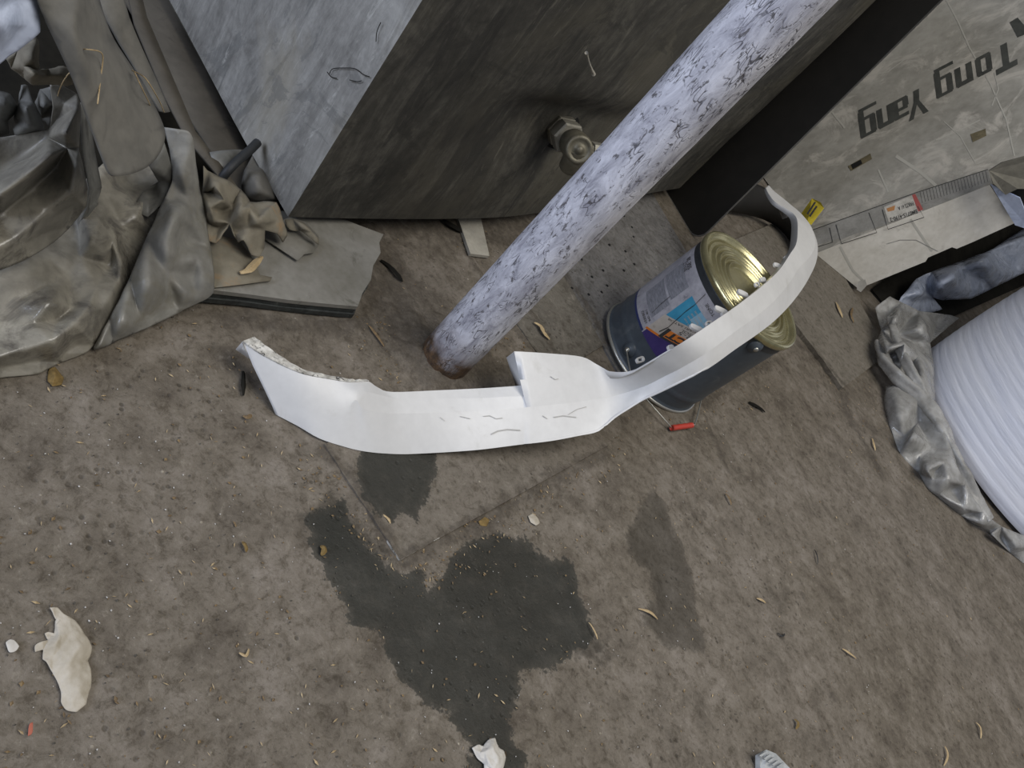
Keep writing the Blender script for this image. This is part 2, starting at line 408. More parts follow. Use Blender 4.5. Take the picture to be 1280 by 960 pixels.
STAIN = wpoly([(816,608),(835,627),(839,653),(854,682),(867,716),(869,758),(881,800),(883,817),(833,809),(803,779),(818,745),(810,716),(786,691),(782,670),(795,644)])
SPOTS = [(872,632,5),(880,640,6),(868,645,5),(888,628,4),(876,655,4),(892,648,4),(1003,745,5),(976,795,5),(95,660,9),(118,655,6),(152,663,6),
         (760,820,9),(748,808,8),(735,818,7),(1042,872,7),(945,510,6),(905,570,5)]
# strips and heaps of loose earth, as pixel polylines with a half width in metres
DIRTL = [([(400,560),(440,600),(470,655),(500,700),(520,712)], .018), ([(500,702),(560,672),(620,640),(700,595),(757,563)], .022),
         ([(565,290),(606,352),(634,398),(668,442)], .012), ([(640,370),(665,395),(690,440)], .012), ([(697,332),(730,380),(759,432)], .020),
         ([(470,300),(500,380),(520,440),(560,475),(600,460)], .07), ([(455,330),(470,380)], .05), ([(880,505),(930,470),(960,455)], .02),
         ([(975,410),(1010,440),(1053,487),(1060,520),(1075,545)], .03), ([(880,520),(910,590)], .012), ([(1075,545),(1100,590)], .03),
         ([(290,400),(380,410),(450,405)], .03), ([(500,290),(600,285),(700,290)], .06), ([(585,670),(625,655)], .02)]
def segd(px, py, pl):
    d = np.full(px.shape, 1e9)
    for a, b_ in zip(pl[:-1], pl[1:]):
        a = np.array(a); e = np.array(b_)-a; t = np.clip(((px-a[0])*e[0]+(py-a[1])*e[1])/(e@e), 0, 1)
        d = np.minimum(d, np.hypot(px-a[0]-e[0]*t, py-a[1]-e[1]*t))
    return d
PIPE = P(552, 452)
def attrs(x, y, puddles):
    wet = np.zeros(x.shape)
    for poly, soft, cap in puddles:
        wet = np.maximum(wet, np.clip(.5+sdf(x, y, poly)/soft, 0, 1)*cap)
    dirt = np.zeros(x.shape)
    for pl, w in DIRTL:
        dirt = np.maximum(dirt, np.clip(1-segd(x, y, wpoly(pl))/(w*1.6), 0, 1)*1.05)
    dirt = np.maximum(dirt, np.clip(1.25-np.hypot(x-PIPE[0], y-PIPE[1])/.17, 0, 1))
    for u, v, r in SPOTS:
        c = P(u, v); s = P(u+r, v); rr = np.hypot(*(s-c)[:2]); dirt = np.maximum(dirt, np.clip(1.3-np.hypot(x-c[0], y-c[1])/rr, 0, 1)*.8)
    return wet, dirt
def set_attr(me, name, arr):
    a = me.attributes.new(name, 'FLOAT', 'POINT'); a.data.foreach_set('value', np.asarray(arr, np.float32))
def valnoise(x, y, s, seed):
    r = np.random.default_rng(seed).random((128, 128)); X = x*s+64; Yy = y*s+64
    i = np.floor(X).astype(int); j = np.floor(Yy).astype(int); fx = X-i; fy = Yy-j; fx = fx*fx*(3-2*fx); fy = fy*fy*(3-2*fy)
    g = lambda a, b_: r[a % 128, b_ % 128]
    return (g(i, j)*(1-fx)+g(i+1, j)*fx)*(1-fy)+(g(i, j+1)*(1-fx)+g(i+1, j+1)*fx)*fy
def build_floor():
    xs = np.concatenate([np.linspace(-3.5, -.95, 12)[:-1], np.arange(-.95, 1.45, .0075), np.linspace(1.45, 5, 24)[1:]])
    ys = np.concatenate([np.linspace(-2.5, .12, 10)[:-1], np.arange(.12, 3.4, .0075), np.linspace(3.4, 7, 24)[1:]])
    X, Yy = np.meshgrid(xs, ys); x = X.ravel(); y = Yy.ravel()
    wet, dirt = attrs(x, y, [(PUDDLE, .034, 1)])
    damp = attrs(x, y, [(STAIN, .05, 1), (wpoly([(700,790),(752,770),(775,820),(758,845),(715,835)]), .09, .7), (wpoly([(372,640),(420,610),(500,705),(480,730),(400,700)]), .07, .9)])[0]
    z = (valnoise(x, y, 6, 1)-.5)*.002+(valnoise(x, y, 40, 2)-.5)*.0012
    z += -np.clip(wet, 0, 1)*.0006
    rough = valnoise(x, y, 55, 3)*.6+valnoise(x, y, 110, 4)*.4
    z += np.clip(dirt, 0, 1)*(rough*.009-.001)
    d = np.hypot(x-PIPE[0], y-PIPE[1]); z += .022*np.exp(-(d/.075)**2)*(.6+.8*rough)
    V = np.c_[x, y, z-.001]; nx = len(xs); ny = len(ys)
    me = bpy.data.meshes.new('floor')
    idx = (np.arange(ny-1)[:, None]*nx+np.arange(nx-1)[None, :]).ravel()
    q = np.c_[idx, idx+1, idx+nx+1, idx+nx]
    me.vertices.add(len(V)); me.vertices.foreach_set('co', V.ravel())
    me.loops.add(q.size); me.loops.foreach_set('vertex_index', q.ravel())
    me.polygons.add(len(q)); me.polygons.foreach_set('loop_start', np.arange(0, q.size, 4)); me.polygons.foreach_set('loop_total', np.full(len(q), 4))
    me.update(calc_edges=True); me.polygons.foreach_set('use_smooth', np.ones(len(q), bool))
    set_attr(me, 'wet', wet); set_attr(me, 'dirt', dirt); set_attr(me, 'damp', damp)
    o = bpy.data.objects.new('floor', me); COL.objects.link(o); me.materials.append(M_floor); tag(o, kind='structure')
    return o
build_floor()

M_wall = grunge('grey_plaster', '6d6b66', '84827c', scale=1.5, fine=14, rough=.9, bmp=.2)
pv, pf = prism([(-4, 6.95, -.01), (5, 6.95, -.01), (5, 6.95, 3.4), (-4, 6.95, 3.4)], (0, .1, 0))
tag(obj('wall_back', pv, pf, M_wall, None), kind='structure')
def slab(name, corners, t, mat, label, cat, puddles=(), n=90, z0=0.0, lift=(0, 0, 0, 0), holes=()):
    """thin quad board lying on the floor; dense top so it can carry the same damp and dirt"""
    c = [np.array(P(u, v, z0+t)) for u, v in corners]
    for k in range(4): c[k][2] += lift[k]
    V = []; F = []
    for i in range(n+1):
        for j in range(n+1):
            a = i/n; b_ = j/n
            V.append(c[0]*(1-a)*(1-b_)+c[1]*a*(1-b_)+c[2]*a*b_+c[3]*(1-a)*b_)
    V = np.array(V); x = V[:, 0]; y = V[:, 1]
    wet, dirt = attrs(x, y, puddles)
    V[:, 2] += (valnoise(x, y, 9, 5)-.5)*.0016+np.clip(dirt, 0, 1)*valnoise(x, y, 60, 6)*.004
    m = n+1
    for i in range(n):
        for j in range(n): F.append((i*m+j, (i+1)*m+j, (i+1)*m+j+1, i*m+j+1))
    border = [i*m for i in range(n+1)]+[n*m+j for j in range(1, n+1)]+[i*m+n for i in range(n-1, -1, -1)]+[j for j in range(n-1, 0, -1)]
    b0 = len(V); V = np.vstack([V, [[V[k][0], V[k][1], V[k][2]-t-.0015] for k in border]])
    L = len(border)
    for k in range(L): F.append((border[k], b0+k, b0+(k+1) % L, border[(k+1) % L]))
    F.append(tuple(b0+k for k in range(L)))
    cen = V.mean(0); cen[2] = 0
    o = obj(name, V, F, mat, None, False, loc=cen); fix_normals(o)
    wet = np.r_[wet, wet[border]]; dirt = np.r_[dirt, dirt[border]]
    set_attr(o.data, 'wet', wet); set_attr(o.data, 'dirt', dirt)
    tag(o, label, cat); return o
def rect_from(p, a, b_):
    return (p, a, (a[0]+b_[0]-p[0], a[1]+b_[1]-p[1]), b_)
fs_ = slab('floor_sheet', [(500,700),(760,557),(665,436),(405,556)], .005, M_plateA,
     'large flat brown sheet on the floor with a damp dark patch, under the white bumper', 'sheet', [(PUDDLE2, .03, 1)], n=110)
M_worn = grunge('worn_metal_glint', '8b877e', 'b9b6ad', '5f5a51', scale=60, fine=200, rough=.45, bmp=.2, c3pos=(.5, .6))  # worn bare metal, its glint put in as pale colour
for a_, b_ in (((500,700),(552,671)), ((500,700),(484,675))):
    a3 = P(*a_, .0056); b3 = P(*b_, .0056); t_ = (b3-a3); q_ = np.array([-t_[1], t_[0], 0]); q_ /= np.linalg.norm(q_); q_ *= .0022*np.sign(q_.dot(P(520, 640)-a3))
    pv, pf = prism([a3-q_*.1, b3-q_*.1, b3+q_*.3, a3+q_], (0, 0, -.004)); o = obj('worn_edge', pv, pf, M_worn, fs_); fix_normals(o)
slab('worn_plank', [(690,470),(757,430),(697,332),(625,372)], .004, M_plateB, 'narrow worn plank behind the pipe foot with a wood splinter on it', 'plank', n=60)
pl = slab('perforated_plate', [(775,470),(905,395),(800,215),(672,285)], .004, M_plateC, 'grey blue plate pricked with small holes, behind the tin bucket', 'plate', n=70)
for u, v in [(762,306),(727,324),(759,357),(780,270),(792,296),(740,346),(782,314),(754,338),(790,284),(728,303),(700,310),(736,368),(752,365),(780,338),(793,330),(771,387),(715,360)]:
    p = P(u, v, .0048); h = obj('drilled_hole', *lathe(p, (0, 0, 1), [(.0001, .0012), (.0034, .0012), (.0040, .0006), (.0042, -.002)], 10), M_hole, pl)
slab('thick_board', [(1053,485),(1112,441),(1006,262),(918,300)], .016, M_plateD, 'thick brown board on the floor at right, running under the printed carton', 'board', n=70)
# ------------------------------------------------------------------ steel tank
ZB = .055
A = P(360, 271, ZB); Mi = P(628, 274, ZB); Rr = P(850, 236, ZB); Lf = P(210, 0, ZB)
HT = 1.35
depth = Lf-A; depth[2] = 0; depth = depth*(1.15/np.linalg.norm(depth))
tank = thing('steel_tank', 'big dusty grey sheet steel tank with a brass drain valve low on its shaded side', 'tank', (A[0], A[1]+.3, 0))
plan = []
ctrl = [A, A*(.45)+Mi*.55, Mi*.98+Rr*.02, Mi*.55+Rr*.45, Rr]
for i in range(81):
    t = i/80
    # straight to the bend, softened there
    s1 = np.linalg.norm(Mi-A); s2 = np.linalg.norm(Rr-Mi); s = t*(s1+s2)
    if s < s1: p = A+(Mi-A)*s/s1
    else: p = Mi+(Rr-Mi)*(s-s1)/s2
    plan.append(p)
sm = [p.copy() for p in plan]
for _ in range(40):
    q = [p.copy() for p in sm]
    for i in range(1, 80): q[i] = (sm[i-1]+2*sm[i]+sm[i+1])/4
    sm = q
plan = sm
fdir = (Rr-A)/np.linalg.norm(Rr-A); fn = np.array([fdir[1], -fdir[0], 0]); fn /= np.linalg.norm(fn)
valve = on_plane(705, 160, Mi, [ (Rr-Mi)[1], -(Rr-Mi)[0], 0])
NZ = 70; V = []; F = []
vt = np.dot(valve-A, fdir)
for k in range(NZ+1):
    z = ZB+(HT-ZB)*(k/NZ)**1.35
    for i, p in enumerate(plan):
        tt = np.dot(p-A, fdir); dx = tt-vt; dz = z-valve[2]
        dent = 0
        rx = .17 if dx < 0 else .24
        rz = .05 if dz > 0 else .17
        q = (dx/rx)**2+(dz/rz)**2
        dent = -.05*math.exp(-q*1.1)
        wob = .006*math.sin(tt*3.1+z*2.2)+.004*math.sin(tt*7+z*5)
        e = min(1, tt*6, z*6)
        V.append(np.array([p[0], p[1], z])+fn*(dent+wob*max(e, 0)))
m = len(plan)
for k in range(NZ):
    for i in range(m-1): F.append((k*m+i, k*m+i+1, (k+1)*m+i+1, (k+1)*m+i))
fr = obj('front_panel', V, F, M_tankD, tank, True); fr['label'] = 'grimy front panel with shade in its colour, dented around the valve'
bot = [(k*0) for k in range(0)]
a0 = V[0]; r0 = V[m-1]
side = []; SF = []
for k in range(21):
    for j in range(21):
        p = a0+depth*(j/20); z = ZB+(HT-ZB)*k/20
        w = .003*math.sin(j*.5+k*.6)*(1 if 0 < j < 20 else 0)
        side.append(np.array([p[0], p[1], z])+w*np.array([-.33, -.94, 0]))
for k in range(20):
    for j in range(20): SF.append((k*21+j, (k+1)*21+j, (k+1)*21+j+1, k*21+j+1))
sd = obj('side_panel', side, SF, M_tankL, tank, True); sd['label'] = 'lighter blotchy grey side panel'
# folded edge bead along the front corner, back, top, floor
e0 = np.array([a0[0], a0[1], ZB]); 
rest = []; RF = []
back = [r0, r0+depth, a0+depth]
def wall(pa, pb):
    n0 = len(rest); rest.extend([np.array([pa[0], pa[1], ZB]), np.array([pb[0], pb[1], ZB]), np.array([pb[0], pb[1], HT]), np.array([pa[0], pa[1], HT])]); RF.append((n0, n0+1, n0+2, n0+3))
wall(back[0], back[1]); wall(back[1], back[2])
n0 = len(rest); ring = [np.array(V[i]) for i in range(0, m)]+[back[1], back[2]]
rest.extend([np.array([p[0], p[1], HT]) for p in ring]); RF.append(tuple(range(n0, n0+len(ring))))
n0 = len(rest); rest.extend([np.array([p[0], p[1], ZB]) for p in ring]); RF.append(tuple(range(n0+len(ring)-1, n0-1, -1)))
obj('back_shell', rest, RF, M_tankD, tank)
for q in (.12, .55, .88):
    c = a0*(1-q)+r0*q+depth*.12; c2 = c+depth*.75
    w = fdir*.03
    pv, pf = prism([np.array([*(c-w)[:2], 0]), np.array([*(c+w)[:2], 0]), np.array([*(c2+w)[:2], 0]), np.array([*(c2-w)[:2], 0])], (0, 0, ZB))
    obj('skid', pv, pf, M_card, tank)
# brass drain valve sticking out of the dent
vn = np.array([(Rr-Mi)[1], -(Rr-Mi)[0], 0]); vn /= np.linalg.norm(vn)
vax = vn*0.9+np.array([-.30, -.42, -.05]); vax /= np.linalg.norm(vax)
v0 = on_plane(699, 160, Mi-fn*.045, vn)
tgt = on_plane(728, 192, Mi+vn*.07, vn); vax = (tgt-v0)/np.linalg.norm(tgt-v0)
dv = thing('drain_valve', 'dirty brass drain valve with hex nuts, on the shaded tank side behind the pipe', 'valve', v0)
dv.parent = tank; dv.location = Vector(v0)-tank.location
for k_ in ('label', 'category'): del dv[k_]
dv['label'] = 'dirty brass drain valve with hex nuts'
def lathe_obj(name, c, ax, prof, k, mat, par, smooth=True):
    o = obj(name, *lathe(c, ax, prof, k), mat, par, smooth); fix_normals(o); return o
d_ = np.linalg.norm(tgt-v0)
lathe_obj('gap_shadow', v0-vax*.004, vax, [(.0001, 0.002), (.047, 0.002), (.049, -.02)], 32, M_hole, dv)  # black disc painting the shadow around the valve root
lathe_obj('flange_ring', v0-vax*.01, vax, [(.030, -.02), (.030, .016), (.024, .018), (.0001, .018)], 24, M_nut, dv)
lathe_obj('hex_nut', v0, vax, [(.0001, .004), (.024, .004), (.036, .008), (.036, .030), (.032, .034), (.0001, .034)], 6, M_nut, dv, False)
lathe_obj('hex_nut', v0, vax, [(.0001, .036), (.033, .037), (.036, .041), (.036, .070), (.032, .074), (.0001, .074)], 6, M_nut, dv, False)
lathe_obj('valve_body', v0, vax, [(.022, .07), (.022, .085), (.030, .092), (.031, .125), (.027, .131), (.0001, .131)], 28, M_brass, dv)
e_ = v0+vax*.128
tocam = (CPOS-e_)/np.linalg.norm(CPOS-e_)*.8+np.array([.25, -.1, .1]); tocam /= np.linalg.norm(tocam)
lathe_obj('valve_cap', e_-tocam*.03, tocam, [(.030, 0), (.031, .03), (.029, .046), (.023, .049), (.021, .046), (.008, .046), (.007, .051), (.0001, .051)], 28, M_brass, dv)
dn_ = np.array([.25, .25, -1]); dn_ /= np.linalg.norm(dn_)
lathe_obj('spout', e_, dn_, [(.024, 0), (.024, .05), (.02, .055), (.0001, .055)], 20, M_brass, dv)
sdv = np.array([.6, .75, 0.2]); lathe_obj('outlet_nut', e_, sdv, [(.016, 0), (.016, .030), (.021, .031), (.021, .055), (.0001, .056)], 6, M_nut, dv, False)

# a drip of paint on the front and threads stuck in the dust of the side
pts_ = [on_plane(u, v, Mi+fn*.004, vn) for u, v in [(733,66),(737,80),(742,93)]]
obj('paint_drip', *tube(smooth_path(pts_, 4), [.0035, .0025, .002, .0018, .0018, .002, .0025, .0035, .004], 8), M_lath, tank, True)
sn = np.cross(depth, [0, 0, 1.]); sn /= np.linalg.norm(sn)
if sn.dot(CPOS-A) < 0: sn = -sn
for pts_ in ([(412,92),(416,86),(430,85),(444,86),(454,93),(462,96)], [(437,100),(446,102),(452,101)], [(470,52),(471,40),(476,28)], [(409,90),(414,96),(421,98)]):
    obj('thread', *tube(smooth_path([on_plane(u, v, A+sn*.004, sn) for u, v in pts_], 5), .0007, 5), M_grime_shade, tank, True)

# ------------------------------------------------------------------ pipe
PR = .0512
prof = [(PR, -.02)]+[(PR, z) for z in np.linspace(0, 2.2, 60)]
pv, pf = lathe((PIPE[0], PIPE[1], 0), (0, 0, 1), prof, 40)
po = obj('steel_post', pv, pf, M_pipe, None, True, loc=(PIPE[0], PIPE[1], 0)); rough_up(po, .02, .0012)
tag(po, 'upright round steel post with flaking white paint and a rusty foot', 'pipe')

# ------------------------------------------------------------------ black panel beside the tank
b0 = P(833, 238); b1 = P(872, 303); bd = b1-b0; bd /= np.linalg.norm(bd)
bn = np.array([bd[1], -bd[0], 0]); bt = on_plane(1178, 0, b1, bn)
lean = (bt-b1)/(bt[2]); b00 = b0-bd*.5
poly = [b00, b0]
for i in range(7):
    a = i/6*math.pi/2; poly.append(b1-bd*.05+bd*.05*math.sin(a)+lean*(.05-.05*math.cos(a)))
poly += [b1+lean*1.25, b00+lean*1.25]
bp = thing('upright_sheet', 'tall matt black plastic sheet standing between the tank and the printed carton', 'sheet', (b1[0], b1[1], 0))
pv, pf = prism(poly, bn*.006); o = obj('panel_sheet', pv, pf, M_black, bp); fix_normals(o)
edge = [poly[i] for i in range(1, len(poly)-1)]
o = obj('worn_edge', *tube([p+bn*.003 for p in edge], .0035, 6), M_panel_edge, bp, True)
o['label'] = 'thin worn grey edge'

# ------------------------------------------------------------------ printed carton leaning on its end
def lift_axis(u, v, base, k):
    """point on the ray of (u, v), k times the distance at which it is square to the carton's base edge"""
    r = ray(u, v); t = (base-CPOS).dot(e1)/r.dot(e1); return CPOS+r*t*k
B1 = P(1073, 361, .018); B2 = P(1019, 317, .018)
e1 = B1-B2; w1 = np.linalg.norm(e1); e1 /= w1
Q = lift_axis(1237, 231, B2, 1.15)
B0 = P(985, 262, .018)
cn = np.cross(B0-B2, Q-B2); cn /= np.linalg.norm(cn)
if cn.dot(CPOS-B2) < 0: cn = -cn
wn_ = np.cross(e1, Q-B2); wn_ /= np.linalg.norm(wn_)
if wn_.dot(CPOS-B2) < 0: wn_ = -wn_
M_boxface = grunge('grimy_printed_board', '7f7c73', 'a5a299', 'b4afa5', scale=5, fine=45, rough=.8, bmp=.15, c3pos=(.50, .62), stretch=(1, 1, .6), rot=(.4, .2, 0))
M_boxside = grunge('whitish_board', 'bcb7ab', 'd6d2c8', 'a59f93', scale=6, fine=50, rough=.85, bmp=.15, c3pos=(.58, .75))
M_tape = grunge('grey_tape', '7d7b75', '9b9993', '66645f', scale=14, fine=120, rough=.5, bmp=.2)
M_ink = grunge('faded_black_ink', '33342f', '474843', scale=20, fine=90, rough=.7, bmp=0)
M_ink2 = flat('fine_black_print', '3a3936', .7)
M_lab = grunge('white_label', 'a8a49a', 'cfcbc2', '8b877c', scale=20, fine=100, rough=.6, bmp=.05)
M_labr = flat('faded_red_print', 'a5544f', .6); M_labo = flat('faded_orange_print', 'b98350', .6)
M_brown = grunge('brown_corrugated', '564f3c', '716850', scale=25, fine=100, rough=.95, bmp=.4)
M_crease = flat('worn_crease', 'aeaba1', .8)
carton = thing('printed_carton', 'large grimy carton leaning at upper right with big dark italic lettering', 'carton', (B1[0], B1[1], 0))
fo = [(1019,317),(985,262),(930,190),(1050,-70),(1400,-160),(1400,171),(1237,231)]
fp = [on_plane(u, v, B2, cn) for u, v in fo]
# front board, the side board and the hidden back are separate boards of one carton
pv, pf = prism(fp, -cn*.006); o = obj('front_board', pv, pf, M_boxface, carton); fix_normals(o)
ax_ = (Q-B2); s0 = fp[0]; s1_ = fp[6]; s2_ = fp[5]
def side_pt(u, v, off=0.0): return on_plane(u, v, B2, wn_)+wn_*off
def face_pt(u, v, off=0.0): return on_plane(u, v, B2, cn)+cn*off
so = [(1019,317),(1237,231),(1268,279),(1215,303),(1196,311),(1190,309),(1160,322),(1157,327),(1152,329),(1110,346),(1073,361)]
pv, pf = prism([side_pt(u, v) for u, v in so], -wn_*.005); o = obj('side_board', pv, pf, M_boxside, carton); fix_normals(o)
o['label'] = 'whitish dusty side board'
hb = [p-cn*.006+(-cn)*.30 for p in fp]
pv, pf = prism(hb, -cn*.006); o = obj('back_board', pv, pf, M_brown, carton); fix_normals(o)
pv, pf = prism([fp[0]-cn*.01, fp[1]-cn*.01, fp[1]-cn*.3, fp[0]-cn*.3], ax_/np.linalg.norm(ax_)*.006); o = obj('end_flap', pv, pf, M_brown, carton); fix_normals(o)
def decal(name, pts, fn, mat, par, off=.0006, n=1):
    return obj(name, [fn(u, v, off) for u, v in pts], [tuple(range(len(pts)))], mat, par)
def line_px(name, pts, w, fn, mat, par, off=.0007):
    V = []; F = []
    for i, (u, v) in enumerate(pts):
        a = np.array(pts[max(i-1, 0)]); b_ = np.array(pts[min(i+1, len(pts)-1)]); d = (b_-a)/np.linalg.norm(b_-a); q = np.array([-d[1], d[0]])*w/2
        V += [fn(u+q[0], v+q[1], off), fn(u-q[0], v-q[1], off)]
    for i in range(len(pts)-1): F.append((2*i, 2*i+1, 2*i+3, 2*i+2))
    return obj(name, V, F, mat, par)
decal('tape_strip', [(1016,308),(1009,290),(1080,265),(1145,241),(1235,212),(1238,229),(1186,251),(1107,281)], face_pt, M_tape, carton, .0008)
for k in range(44):
    u = 1150+k*1.95; v = 240.5-(u-1145)*.32
    line_px('tape_rib', [(u, v+1), (u+3, v+15)], .55, face_pt, M_ink2, carton, .0012) if k % 2 == 0 else None
line_px('ink_rule', [(1009,290),(1145,241),(1235,212)], 1.0, face_pt, M_ink2, carton, .0011)
lb = decal('parcel_label', [(1105,259),(1143,243),(1153,264),(1111,278)], face_pt, M_lab, carton, .0014); lb['label'] = 'torn white shipping label with a red end'
decal('red_band', [(1140,244),(1144,242.5),(1154,262),(1148,265)], face_pt, M_labr, lb, .002)
decal('orange_print', [(1108,261),(1119,257),(1118,263),(1110,265)], face_pt, M_labo, lb, .002)
line_px('label_rule', [(1103,262),(1110,287),(1155,272),(1147,258)], 1.0, face_pt, M_ink2, lb, .0021)
lb2 = decal('parcel_label', [(1046,280),(1085,266),(1094,283),(1050,300)], face_pt, M_tape, carton, .0014); lb2['label'] = 'scuffed grey label'
line_px('label_rule', [(1045,281),(1052,305),(1096,291),(1086,266)], 1.0, face_pt, M_ink2, lb2, .0021)
line_px('label_rule', [(1022,309),(1041,303),(1037,285)], 1.0, face_pt, M_ink2, carton, .0021)
for pts, w in (([(1183,0),(1198,28),(1212,60),(1238,105),(1258,150),(1268,195)], 1.8), ([(1240,132),(1248,112),(1243,90),(1222,98)], 1.6), ([(1180,152),(1200,170),(1220,205)], 1.0),
               ([(1060,100),(1110,90),(1150,60)], 1.0), ([(1040,140),(1056,160)], 2.5), ([(1120,195),(1150,215),(1170,232)], 4), ([(1170,175),(1205,160),(1225,150)], 1.2), ([(1098,212),(1110,240)], 2.0)):
    line_px('scuff_line', pts, w, face_pt, M_crease, carton, .0009)
for pts, w in (([(1038,258),(1035,280),(1060,345),(1076,358)], 1.2), ([(1110,250),(1140,290),(1165,318)], 1.5)):
    pass
line_px('tape_line', [(1050,308),(1066,338),(1080,352)], 3.0, side_pt, M_crease, carton, .0009)
line_px('tape_line', [(1138,274),(1152,295),(1165,314)], 3.0, side_pt, M_crease, carton, .0009)
line_px('grime_arc', [(1108,305),(1125,300),(1145,300),(1160,308),(1172,314)], 1.0, side_pt, M_tape, carton, .0009)
# hand holes torn through the front
for pts in ([(1060,208),(1088,192),(1090,199),(1064,214)], [(1213,168),(1232,161),(1233,170),(1216,178)]):
    decal('hand_hole', pts, face_pt, M_brown, carton, .0016)
decal('hand_hole', [(1064,206),(1076,200),(1078,205),(1066,212)], face_pt, M_hole, carton, .0024)
decal('tear_mark', [(1115,323),(1122,328),(1116,337),(1113,336)], side_pt, M_hole, carton, .0012) if False else None
# flap of tape at the lower corner, the torn end and its flaps
def free_patch(name, pts, thick, mat, par, sm=False):
    """pts: (u, v, distance factor along the side plane) small crumpled board pieces"""
    V = [CPOS+(on_plane(u, v, B2, wn_)-CPOS)*k for u, v, k in pts]
    o = obj(name, V, [tuple(range(len(V)))] if len(V) < 5 else [(0, i, i+1) for i in range(1, len(V)-1)], mat, par, sm); fix_normals(o); solid(o, thick, 0); return o
o = free_patch('tape_tail', [(1073,352,.995),(1082,349,.99),(1084,356,.985),(1076,365,.985),(1071,362,.99)], .002, M_boxside, carton)
M_torn = grunge('crumpled_torn_board', '5f5c52', '7c786c', '48443a', scale=14, fine=60, rough=.9, bmp=.5)
o = free_patch('torn_flap', [(1236,213,.97),(1252,203,.965),(1290,193,.955),(1330,190,.95),(1330,236,.95),(1272,236,.955),(1257,243,.96),(1241,229,.965)], .006, M_torn, carton); o['label'] = 'crumpled torn brown flap'
o = free_patch('side_flap', [(1238,230,.97),(1258,240,.965),(1275,247,.955),(1284,270,.955),(1290,288,.955),(1269,281,.962)], .005, M_bluesheet, carton); o['label'] = 'bent pale flap at the torn end'
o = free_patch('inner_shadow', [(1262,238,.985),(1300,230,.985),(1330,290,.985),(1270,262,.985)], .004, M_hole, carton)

def text_mesh(body, size=1.0, shear=0, bold=0, space=1.0):
    cu = bpy.data.curves.new('text', 'FONT'); cu.body = body; cu.size = size; cu.shear = shear; cu.offset = bold; cu.space_character = space; cu.resolution_u = 3
    o = bpy.data.objects.new('text', cu); COL.objects.link(o)
    me = bpy.data.meshes.new_from_object(o.evaluated_get(bpy.context.evaluated_depsgraph_get()))
    V = np.array([v.co[:] for v in me.vertices]); F = [tuple(p.vertices) for p in me.polygons]
    bpy.data.objects.remove(o); return V, F
def text_px(name, body, p0, p1, up, h, fn, mat, par, off=.001, shear=0, bold=0, space=1.0):
    """set text so its baseline runs from pixel p0 to p1 and capitals reach h pixels along 'up'"""
    V, F = text_mesh(body, 1.0, shear, bold, space)
    p0 = np.array(p0, float); p1 = np.array(p1, float); up = np.array(up, float); up /= np.linalg.norm(up)
    x0, x1 = V[:, 0].min(), V[:, 0].max()
    W_ = [fn(*(p0+(p1-p0)*((x-x0)/(x1-x0))+up*h*(y/.70)), off) for x, y, _ in V]
    return obj(name, W_, F, mat, par)
# square italic capitals built stroke by stroke: glyph boxes are (x0, x1) pixels along the baseline, y in x-heights
def glyph_quads(ch, w):
    t = .34*w; h = 24.0; k = .22*h
    R_ = lambda a, b_, c, d: [(a, b_), (c, b_), (c, d), (a, d)]
    if ch == 'T': return [R_(0, 26, w, 33), R_(w*.36, 0, w*.66, 26)]
    if ch == 'Y': return [[(w*.30, 0), (w*.60, 0), (w*.66, 14), (w*.36, 14)], [(w*.36, 14), (w*.55, 14), (w*.22, 33), (-w*.05, 33)], [(w*.45, 14), (w*.66, 14), (w*1.02, 33), (w*.76, 33)]]
    if ch == 'o': return [R_(0, 1.5, t, h-1.5), R_(w-t, 1.5, w, h-1.5), R_(1.5, 0, w-1.5, k*.8), R_(1.5, h-k*.8, w-1.5, h)]
    if ch == 'n': return [R_(0, 0, t, h), R_(w-t, 0, w, h-1.5), R_(t, h-k, w-1.5, h)]
    if ch == 'a': return [R_(w-t, 0, w, h-1.5), R_(1, h-k*.8, w-1.5, h), R_(0, 1.5, t, h*.5), R_(1.5, 0, w-t, k*.7), R_(1.5, h*.5-k*.1, w-t, h*.5+k*.6)]
    if ch == 'g': return [R_(w-t, -8, w, h-1), R_(0, 1.5, t, h-1.5), R_(1.5, 0, w-t, k*.7), R_(1.5, h-k*.7, w-1, h), R_(-w*.15, -12, w-1.5, -8)]
bd_ = np.array([-.885, .466]); bu_ = np.array([.13, .99]); bp0 = np.array([1268., 48.])
V = []; F = []
for ch, x0, x1 in (('T',0,30),('o',34,56),('n',61,85),('g',89,113),('Y',127,153),('a',151,173),('n',173,195),('g',197,220)):
    for q in glyph_quads(ch, x1-x0):
        n0 = len(V)
        for x, y in q: V.append(face_pt(*(bp0+bd_*(x0+x)+bu_*y), .0012+.00002*n0/4))
        F.append((n0, n0+1, n0+2, n0+3))
obj('lettering', V, F, M_ink, carton)
decal('lettering', [(1262,28),(1272,22),(1284,36),(1284,42),(1272,47)], face_pt, M_ink, carton, .001)

text_px('fine_print', 'PARTS 61 A', (1141,252), (1122,259), (.35,.94), 5, face_pt, M_ink2, lb, .0022, 0, .01)
text_px('fine_print', 'BM0715-4190-2', (1146,262), (1112,273), (.3,.95), 5, face_pt, M_ink2, lb, .0022, 0, .02)

